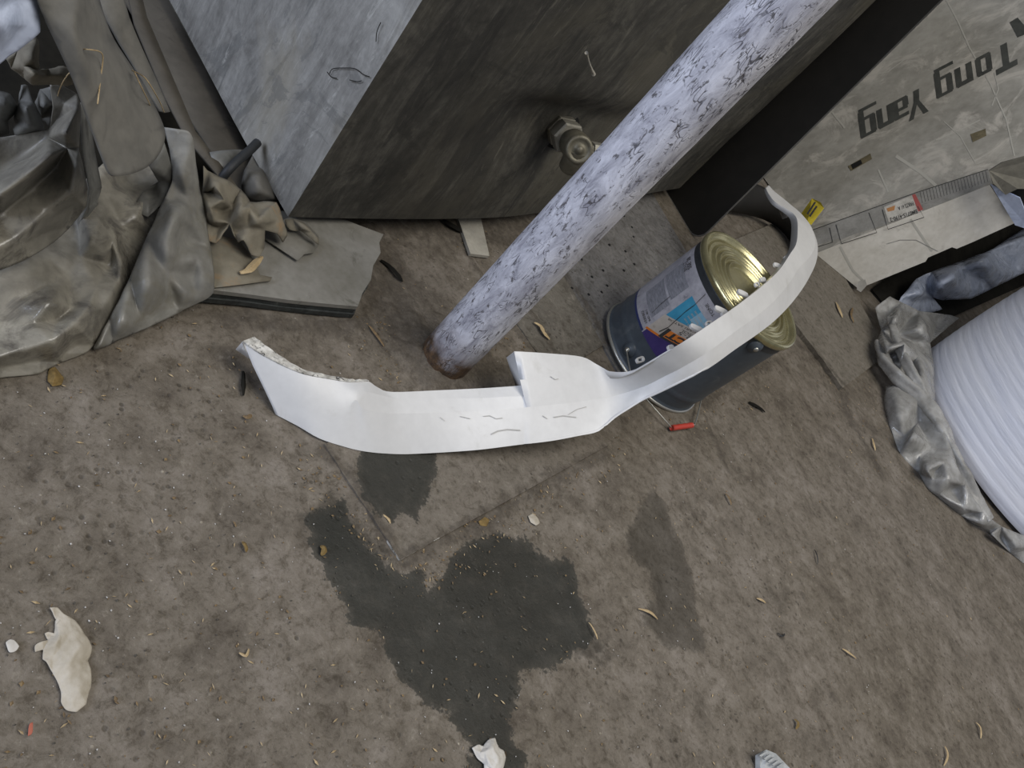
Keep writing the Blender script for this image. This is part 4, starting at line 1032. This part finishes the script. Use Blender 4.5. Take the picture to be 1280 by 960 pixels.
# layered board with torn paper
lbd = thing('layered_board', 'flat dusty board with ragged black layered edges below the tank corner', 'board', P(380, 330))
top = [(479,293),(474,303),(475,316),(467,332),(463,350),(453,366),(447,383),(400,379),(360,374),(310,367),(262,362),(225,330),(240,290),(300,262),(360,264),(430,275)]
for nm, z0, t, grow, mt in (('bottom_layer', .006, .010, .004, M_layeredge), ('middle_layer', .017, .009, -.001, M_layeredge), ('top_layer', .027, .009, .0, M_layer)):
    cpt = P(360, 320, z0); pp = []
    for i, (u, v) in enumerate(top):
        p = P(u, v, .036); p[2] = z0; d = p-cpt; d[2] = 0; d /= np.linalg.norm(d); pp.append(p+d*(grow+random.uniform(-.002, .002)))
    pv, pf = prism(pp, (0, 0, t)); o = obj(nm, pv, pf, mt, lbd); fix_normals(o)
    if nm == 'top_layer': o['label'] = 'dusty grey top layer'
o = sheet('paper_layer', [(258,292,.045),(298,300,.045),(312,318,.044),(325,344,.043),(340,347,.043),(338,351,.043),(300,356,.042),(266,360,.041)], [(290,325,.044)], M_cloth, level=0, thick=.002)
tag(o, 'flat torn brown paper lying on the left part of the layered board', 'paper')
o = sheet('paper_layer', [(330,298,.043),(345,308,.043),(372,326,.043),(380,318,.046),(392,316,.044),(399,306,.043),(398,296,.046),(382,278,.052),(362,272,.05),(340,280,.046)], [(365,300,.045)], M_layer, level=0, thick=.002)
tag(o, 'thin grey paper with a ragged edge on the middle of the layered board', 'paper')
o = sheet('crumpled_paper', [(252,209,.11),(262,215,.11),(285,228,.10),(300,240,.085),(312,251,.08),(345,252,.085),(352,268,.08),(358,285,.075),(361,296,.065),(355,303,.055),(347,290,.085),(330,287,.085),(329,310,.06),(324,323,.055),(315,317,.06),(307,300,.08),(297,304,.055),(285,278,.085),(270,303,.055),(261,300,.052),(257,275,.07),(254,240,.09)],
          [(268,232,.13),(285,248,.10),(300,264,.125),(322,262,.09),(322,275,.115),(292,290,.065),(275,262,.075),(310,287,.085),(262,256,.11),(278,250,.12),(338,262,.11),(348,276,.095),(268,275,.09),(290,262,.085),(312,262,.12),(272,285,.06),(265,240,.09)],
          M_cloth, level=2, thick=.002, relief=.014, rsize=.022, jitter=.002)
tag(o, 'heavily crumpled dusty brown paper heaped on the layered board beside the polythene fold', 'paper')
o = sheet('curled_flap', [(356,275,.06),(366,274,.065),(380,279,.07),(390,290,.07),(399,299,.062),(398,306,.055),(388,298,.06),(376,288,.062),(360,290,.055)], [(378,284,.078)], M_cloth, level=1, thick=.002)
tag(o, 'small curled brown paper flap right under the tank corner', 'paper')

# white lath under the tank
pv, pf = prism([P(571,268,.012), P(601,272,.012), P(612,320,.012), P(588,317,.012)], (0, 0, -.008)); o = obj('lath', pv, pf, M_lath, None); fix_normals(o)
tag(o, 'short pale lath sticking out from under the tank front', 'lath')

# ------------------------------------------------------------------ right side: foam roll, its slipped bag and another bagged part
RC = (1.627, 3.447); RRAD = .535
def mat_foam():
    m, nt, b = new_mat('white_foam_film'); cc = coords(nt)
    n = noise(nt, coords(nt, (1, 1, 6)), 3, 6, .6, .4)
    col = ramp(nt, n, ((.3, s2l('e0e3ee')), (.7, s2l('f2f3f8'))))
    nt.links.new(col, b.inputs['Base Color']); b.inputs['Roughness'].default_value = .55
    b.inputs['Subsurface Weight'].default_value = .0
    bump(nt, b, noise(nt, coords(nt, (3, 3, 30)), 2, 5, .6), .25, .01); return m
prof = [(RRAD-.06, .004), (RRAD-.02, .012)]
for i in range(1, 420):
    z = .012+i*.0033
    ph = (z/.036) % 1
    prof.append((RRAD+.0011*abs(math.sin(math.pi*ph))**.7+.012*math.sin(z*2.3)-.02*max(0, 1-z/.06)**2, z))
prof.append((RRAD-.05, prof[-1][1]+.01)); prof.append((.06, prof[-1][1])); prof.append((.0001, prof[-1][1]))
pv, pf = lathe((RC[0], RC[1], 0), (0, 0, 1), prof, 96)
pv = [p+np.array([.004*math.sin(p[2]*9+math.atan2(p[1]-RC[1], p[0]-RC[0])*3), .004*math.sin(p[2]*7+2), 0]) for p in pv]
o = obj('foam_roll', pv, pf, mat_foam(), None, True, loc=(RC[0], RC[1], 0)); tag(o, 'huge standing bluish white roll with fine ring ribs at the right edge', 'roll')
bag = thing('clear_bag', 'slipped crumpled clear plastic bag bunched on the floor around the foot of the white roll', 'bag', P(1150, 600))
o = sheet('upper_bunch', [(1093,382,.05),(1103,376,.08),(1112,371,.10),(1128,378,.12),(1150,387,.12),(1185,393,.12),(1198,398,.12),(1180,412,.12),(1164,428,.11),(1167,455,.11),(1170,507,.09),(1160,508,.07),(1145,492,.07),(1120,472,.05),(1105,452,.04),(1096,425,.05),(1102,412,.06)],
      [(1118,400,.14),(1130,430,.15),(1150,412,.16),(1148,445,.13),(1110,435,.11),(1125,455,.10),(1140,475,.11),(1138,400,.08),(1155,470,.14),(1110,392,.06),(1122,420,.07),(1142,428,.08),(1158,440,.09),(1135,460,.07),(1172,402,.09),(1150,488,.10),(1118,445,.05)],
      M_clear, bag, level=2, thick=.001, relief=.016, rsize=.03, jitter=.003)
o = sheet('lower_skirt', [(1106,482,.02),(1124,478,.06),(1150,500,.09),(1172,520,.11),(1187,560,.10),(1207,605,.08),(1228,640,.06),(1252,656,.055),(1310,682,.05),(1320,735,0),(1262,692,.0),(1235,667,.0),(1200,643,.0),(1160,613,.0),(1150,592,.004),(1125,567,0),(1112,530,.005),(1106,505,.01)],
      [(1140,545,.085),(1125,520,.055),(1165,560,.05),(1160,588,.065),(1185,600,.075),(1150,570,.025),(1205,635,.04),(1175,620,.018),(1240,668,.035),(1270,683,.04),(1145,525,.035),(1195,612,.035),(1170,590,.04),(1180,575,.09),(1130,545,.02),(1215,642,.015),(1225,652,.04),(1255,672,.012),(1165,600,.03),(1118,500,.05)],
      M_clear, bag, level=2, thick=.001, relief=.016, rsize=.03, jitter=.003)
def twist(name, path, rad, mat, par):
    pth = smooth_path([P(*p) for p in path], 8); n = len(pth)
    V, F = tube(pth, [rad*(.75+.5*math.sin(math.pi*i/(n-1))**.6*(1+.15*math.sin(i*.9))) for i in range(n)], 22)
    k = 22
    V = [pth[i//k]+(V[i]-pth[i//k])*(1+.22*math.sin(3*2*math.pi*(i % k)/k+(i//k)*.22)) for i in range(n*k)]
    o = obj(name, V, F, mat, par, True); rough_up(o, .02, .008); return o
twist('twisted_fold', [(1099,428,.05),(1104,448,.06),(1122,470,.075),(1148,495,.09),(1168,520,.10),(1184,552,.09),(1200,585,.08),(1216,618,.06),(1236,650,.05)], .020, M_clear, bag)
twist('twisted_fold', [(1112,398,.10),(1120,425,.11),(1135,455,.12),(1150,485,.11),(1160,505,.10)], .014, M_clear, bag)
o = sheet('bagged_part', [(1118,386,.03),(1126,372,.07),(1145,349,.13),(1165,339,.17),(1200,327,.22),(1240,312,.28),(1280,284,.34),(1340,258,.60),(1340,320,.42),(1280,342,.28),(1240,360,.20),(1215,374,.14),(1178,375,.09),(1165,372,.08),(1178,386,.05),(1165,390,.04),(1140,392,.03)],
      [(1150,366,.13),(1175,356,.20),(1190,345,.25),(1230,325,.33),(1280,298,.41),(1330,275,.56),(1200,362,.17),(1250,342,.28),(1160,352,.13),(1200,336,.22),(1245,318,.27),(1140,378,.07)],
      M_bluebag, None, level=2, thick=.0015, relief=.012, rsize=.03, jitter=.002)
tag(o, 'long bluish plastic wrapped part squeezed between the carton and the white roll', 'package')
o = sheet('carton_gap_shade', [(1090,362,.012),(1150,318,.10),(1200,292,.20),(1280,255,.42),(1380,215,.84),(1380,330,.40),(1290,352,.16),(1215,385,.03),(1165,408,.012),(1120,398,.012)], [(1200,340,.06)], M_grime_shade, None, level=1, thick=.003)  # added to paint the near-black shade below the carton
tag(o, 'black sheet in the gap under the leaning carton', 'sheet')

# ------------------------------------------------------------------ scraps lying on the open floor
def scrap(name, pts, inner, mat, label, cat, relief=.008, rs=.012, level=2, z=.004, thick=.0012):
    o = sheet(name, [(u, v, z*random.uniform(.3, 1.2)) for u, v in pts], [(a, b_, c*.6) for a, b_, c in inner], mat, None, level=3, thick=thick, relief=relief*.7, rsize=rs, crisp=1.0); tag(o, label, cat); return o
scrap('torn_tissue', [(62,760),(72,759),(80,768),(86,771),(94,776),(104,792),(115,808),(113,820),(110,826),(114,838),(114,858),(110,868),(108,880),(96,890),(82,889),(76,878),(77,866),(72,852),(66,842),(58,828),(53,824),(54,812),(44,815),(42,806),(52,802),(60,800),(56,792),(60,789),(68,792),(70,775)],
      [(75,795,.014),(90,790,.012),(100,808,.016),(75,812,.010),(85,830,.016),(100,840,.010),(85,850,.012),(98,862,.014),(90,878,.008),(70,805,.016),(66,820,.006)], M_tissue, 'torn dirty white tissue lying flat at the lower left', 'tissue')
scrap('white_chip', [(7,803),(12,799),(18,800),(24,808),(20,815),(11,816)], [(15,808,.006)], M_tissue_w, 'small white scrap left of the torn tissue', 'scrap', .003)
scrap('crumpled_tissue', [(590,935),(598,930),(604,933),(612,924),(618,923),(622,934),(630,940),(632,950),(622,975),(606,975),(605,955),(596,948)], [(606,940,.02),(616,936,.024),(622,948,.02),(612,955,.016),(600,942,.012),(618,962,.02)], M_tissue_w, 'crumpled bright white tissue at the bottom edge inside the wet patch', 'tissue', .012, .01)
scrap('yellow_leaf', [(62,461),(68,459),(74,466),(79,472),(77,481),(66,483),(60,476)], [(69,470,.02),(66,478,.012)], M_leaf, 'crumpled yellow brown leaf at the edge of the polythene sheet', 'leaf', .008, .012)
scrap('pale_scrap', [(660,645),(666,642),(672,647),(675,654),(670,657),(663,653)], [(667,650,.008)], M_tissue, 'small pale scrap just above the wet patch', 'scrap', .003)
scrap('brown_leaf', [(598,652),(606,646),(612,650),(608,658),(600,657)], [(605,652,.01)], M_leaf, 'little curled brown leaf beside the floor sheet edge', 'leaf', .004)
scrap('red_scrap', [(36,904),(41,903),(41,918),(35,920)], [], flat('red_scrap', 'a9604c', .7), 'tiny red scrap below the torn tissue', 'scrap', 0)
# grey ribbed plastic end at the bottom edge
rp = thing('ribbed_plastic', 'broken grey ribbed plastic piece cut by the bottom edge of the picture', 'plastic', P(965, 950))
M_rp = grunge('grey_broken_plastic', '8d9090', 'b4b6b4', '6a6b6a', scale=20, fine=90, rough=.5, bmp=.1)
bo = [P(950,958,.012), P(950,942,.022), P(958,937,.024), P(970,942,.024), P(995,968,.024), P(985,985,.012), P(955,980,.012)]
pv, pf = prism(bo, (0, 0, -.011)); obj('base', pv, pf, M_rp, rp)
for k in range(5):
    a = P(957+k*5.2, 940+k*3.6, .026); b_ = a+np.array([-.012, -.022, 0]); w_ = np.array([.0022, .0006, 0])
    pv, pf = prism([a-w_, a+w_, b_+w_, b_-w_], (0, 0, .004)); obj('rib', pv, pf, M_rp, rp)

def chip(pts, w, mat, name, label, cat, group=None, h=.003):
    """bent sliver: polyline of pixels, half width in metres, pointed ends"""
    pth = smooth_path([P(u, v, h) for u, v in pts], 4); n = len(pth); V = []; F = []
    for i, p in enumerate(pth):
        t = pth[min(i+1, n-1)]-pth[max(i-1, 0)]; t /= np.linalg.norm(t)+1e-9; s_ = np.array([-t[1], t[0], 0]); ww = w*(.35+.65*math.sin(math.pi*(i+.4)/(n-.2)))*random.uniform(.8, 1.15)
        lift = .004*math.sin(math.pi*i/(n-1)) if n > 2 else 0
        q = p+np.array([0, 0, lift]); V += [q+s_*ww, q+np.array([0, 0, ww*.7]), q-s_*ww, q-np.array([0, 0, .0015])]
    for i in range(n-1):
        for j in range(4): F.append((i*4+j, i*4+(j+1) % 4, (i+1)*4+(j+1) % 4, (i+1)*4+j))
    F += [(0,1,2,3), tuple((n-1)*4+j for j in (3,2,1,0))]
    o = obj(name, V, F, mat, None); fix_normals(o); tag(o, label, cat, group); return o
chip([(668,403),(675,409),(679,417),(687,424)], .006, M_wood, 'wood_chip', 'pale orange wood splinter on the narrow plank behind the bumper', 'chip', h=.01)
chip([(461,407),(470,421),(480,433)], .0032, M_wood2, 'wood_chip', 'slim brown splinter on the floor left of the post foot', 'chip')
chip([(300,341),(310,339),(320,329),(328,321)], .006, M_wood, 'wood_chip', 'tan curl of wood on the brown paper of the layered board', 'chip', h=.05)
chip([(798,761),(806,764),(814,768),(822,774)], .003, M_wood, 'wood_chip', 'curved cream wood shaving beside the fainter damp stain', 'chip')
chip([(1045,378),(1048,388),(1053,397)], .007, M_wood, 'wood_chip', 'upper pale chip on the thick board at right', 'chip', h=.02)
chip([(1066,385),(1063,394),(1067,403)], .006, M_wood2, 'wood_chip', 'darker chip beside the pale one on the thick board', 'chip', h=.02)
chip([(1053,811),(1060,817),(1070,823)], .0032, M_wood, 'wood_chip', 'tan wood chip in the lower right open floor', 'chip')
chip([(946,748),(951,751),(957,754)], .003, M_wood, 'wood_chip', 'short tan chip in the middle of the right open floor', 'chip')
chip([(993,899),(996,905),(995,911)], .0035, M_leaf, 'leaf_scrap', 'small orange leaf scrap above the ribbed plastic piece', 'leaf')
chip([(1220,903),(1224,911),(1226,923)], .003, M_wood, 'wood_chip', 'pale sliver near the lower right corner', 'chip')
chip([(1181,933),(1183,945),(1180,957)], .003, M_wood, 'wood_chip', 'pale sliver touching the bottom edge at right', 'chip')
chip([(1018,687),(1020,696),(1022,705)], .002, M_rubber, 'black_sliver', 'thin black sliver on the open floor right of centre', 'sliver')
chip([(972,791),(976,796),(981,792)], .002, M_rubber, 'black_sliver', 'small bent black sliver left of the tan wood chip', 'sliver')
chip([(936,503),(944,508),(956,515)], .006, M_grime_shade, 'dark_scrap', 'dark crumb of bark in front of the bucket grip', 'scrap')
chip([(907,617),(910,624),(914,631)], .003, M_wood2, 'bark_scrap', 'rusty brown bark curl right of the damp stain', 'scrap')
chip([(736,778),(741,789),(747,799)], .002, M_wood, 'wood_chip', 'pale splinter at the right rim of the wet patch', 'chip')
chip([(476,642),(484,650),(488,656)], .0022, M_wood, 'wood_chip', 'straw coloured splinter beside the lower left edge of the floor sheet', 'chip')
chip([(299,816),(306,821),(311,811)], .002, M_wood, 'wood_chip', 'bent straw piece between the tissue and the wet patch', 'chip')
chip([(304,520),(309,523),(314,518)], .004, M_wood2, 'leaf_scrap', 'small brown leaf bit left of the bumper corner', 'leaf')
chip([(303,677),(306,685),(308,690)], .003, M_leaf, 'leaf_scrap', 'yellow brown leaf bit in the open floor left of the wet patch', 'leaf')
chip([(401,682),(404,688),(402,694)], .0045, M_leaf, 'leaf_scrap', 'amber leaf bit on the left rim of the wet patch', 'leaf')
chip([(1090,548),(1091,556),(1094,563)], .0045, M_wood, 'wood_chip', 'pale chip on the floor beside the clear bag', 'chip')
chip([(304,464),(303,480),(304,494)], .004, M_grime_shade, 'screw', 'dark grimy screw lying left of the bumper end', 'screw')
chip([(553,275),(562,282),(578,290)], .009, M_grime_shade, 'clod', 'dark lump of caked dirt beside the pale lath', 'clod', h=.008)
chip([(476,325),(490,338),(503,352)], .007, M_grime_shade, 'clod', 'dark dirt ridge right of the layered board corner', 'clod', h=.006)

# ------------------------------------------------------------------ fine litter nobody could count
def litter(name, count, mat, label, smin, smax, aspect, dens_fn, seed):
    r = np.random.default_rng(seed); V = []; F = []; n = 0
    while n < count:
        u, v = r.uniform(-20, 1300), r.uniform(250, 980)
        if r.random() > dens_fn(u, v): continue
        p = P(u, v, .0015)
        if p[1] > 4.0 or math.hypot(p[0]-BC[0], p[1]-BC[1]) < .175 or math.hypot(p[0]-RC[0], p[1]-RC[1]) < .56: continue
        if (p-A).dot(fn) < 0 and (p-A).dot(fdir) > 0: continue
        if math.hypot(p[0]-PIPE[0], p[1]-PIPE[1]) < .06 or (p[1] > 3.2 and p[0] > .3): continue
        s = r.uniform(smin, smax)**1.0; a = r.uniform(0, math.pi); e = np.array([math.cos(a), math.sin(a), 0]); q = np.array([-e[1], e[0], 0])
        b_ = len(V); w = s*r.uniform(*aspect); up_ = np.array([0, 0, w*.8+.0006])
        V += [p-e*s, p+q*w, p+e*s*r.uniform(.7, 1), p-q*w*r.uniform(.6, 1), p+up_]
        F += [(b_, b_+1, b_+4), (b_+1, b_+2, b_+4), (b_+2, b_+3, b_+4), (b_+3, b_, b_+4)]; n += 1
    o = obj(name, V, F, mat, None); fix_normals(o); tag(o, label, 'litter', kind='stuff'); return o
def near(u, v, pts, rad): return any((u-a)**2+(v-b_)**2 < rad*rad for a, b_ in pts)
seam = [(400,590),(430,620),(460,660),(490,690),(520,700),(560,680),(600,660),(640,640),(680,615),(720,590),(755,570),(530,720),(590,690),(885,505),(920,485),(950,465),(1060,500),(1080,530),(1090,560),(640,400),(660,440),(740,410),(500,450),(480,420),(600,450)]
litter('straw_litter', 800, M_wood, 'fine pale straw bits strewn over the dirty floor', .0012, .0055, (.10, .35), lambda u, v: .9 if near(u, v, seam, 34) else .13, 3)
litter('brown_litter', 1100, M_wood2, 'fine brown bark crumbs strewn over the dirty floor', .0010, .0042, (.3, .8), lambda u, v: .95 if near(u, v, seam, 30) else .09, 4)
litter('dark_grit', 900, M_card, 'dark grit specks scattered over the dirty floor', .0008, .0022, (.4, .9), lambda u, v: .8 if near(u, v, seam, 36) else .22, 5)
litter('pale_grit', 420, M_tissue_w, 'tiny white grit specks scattered over the dirty floor', .0006, .0018, (.5, .9), lambda u, v: .3, 6)
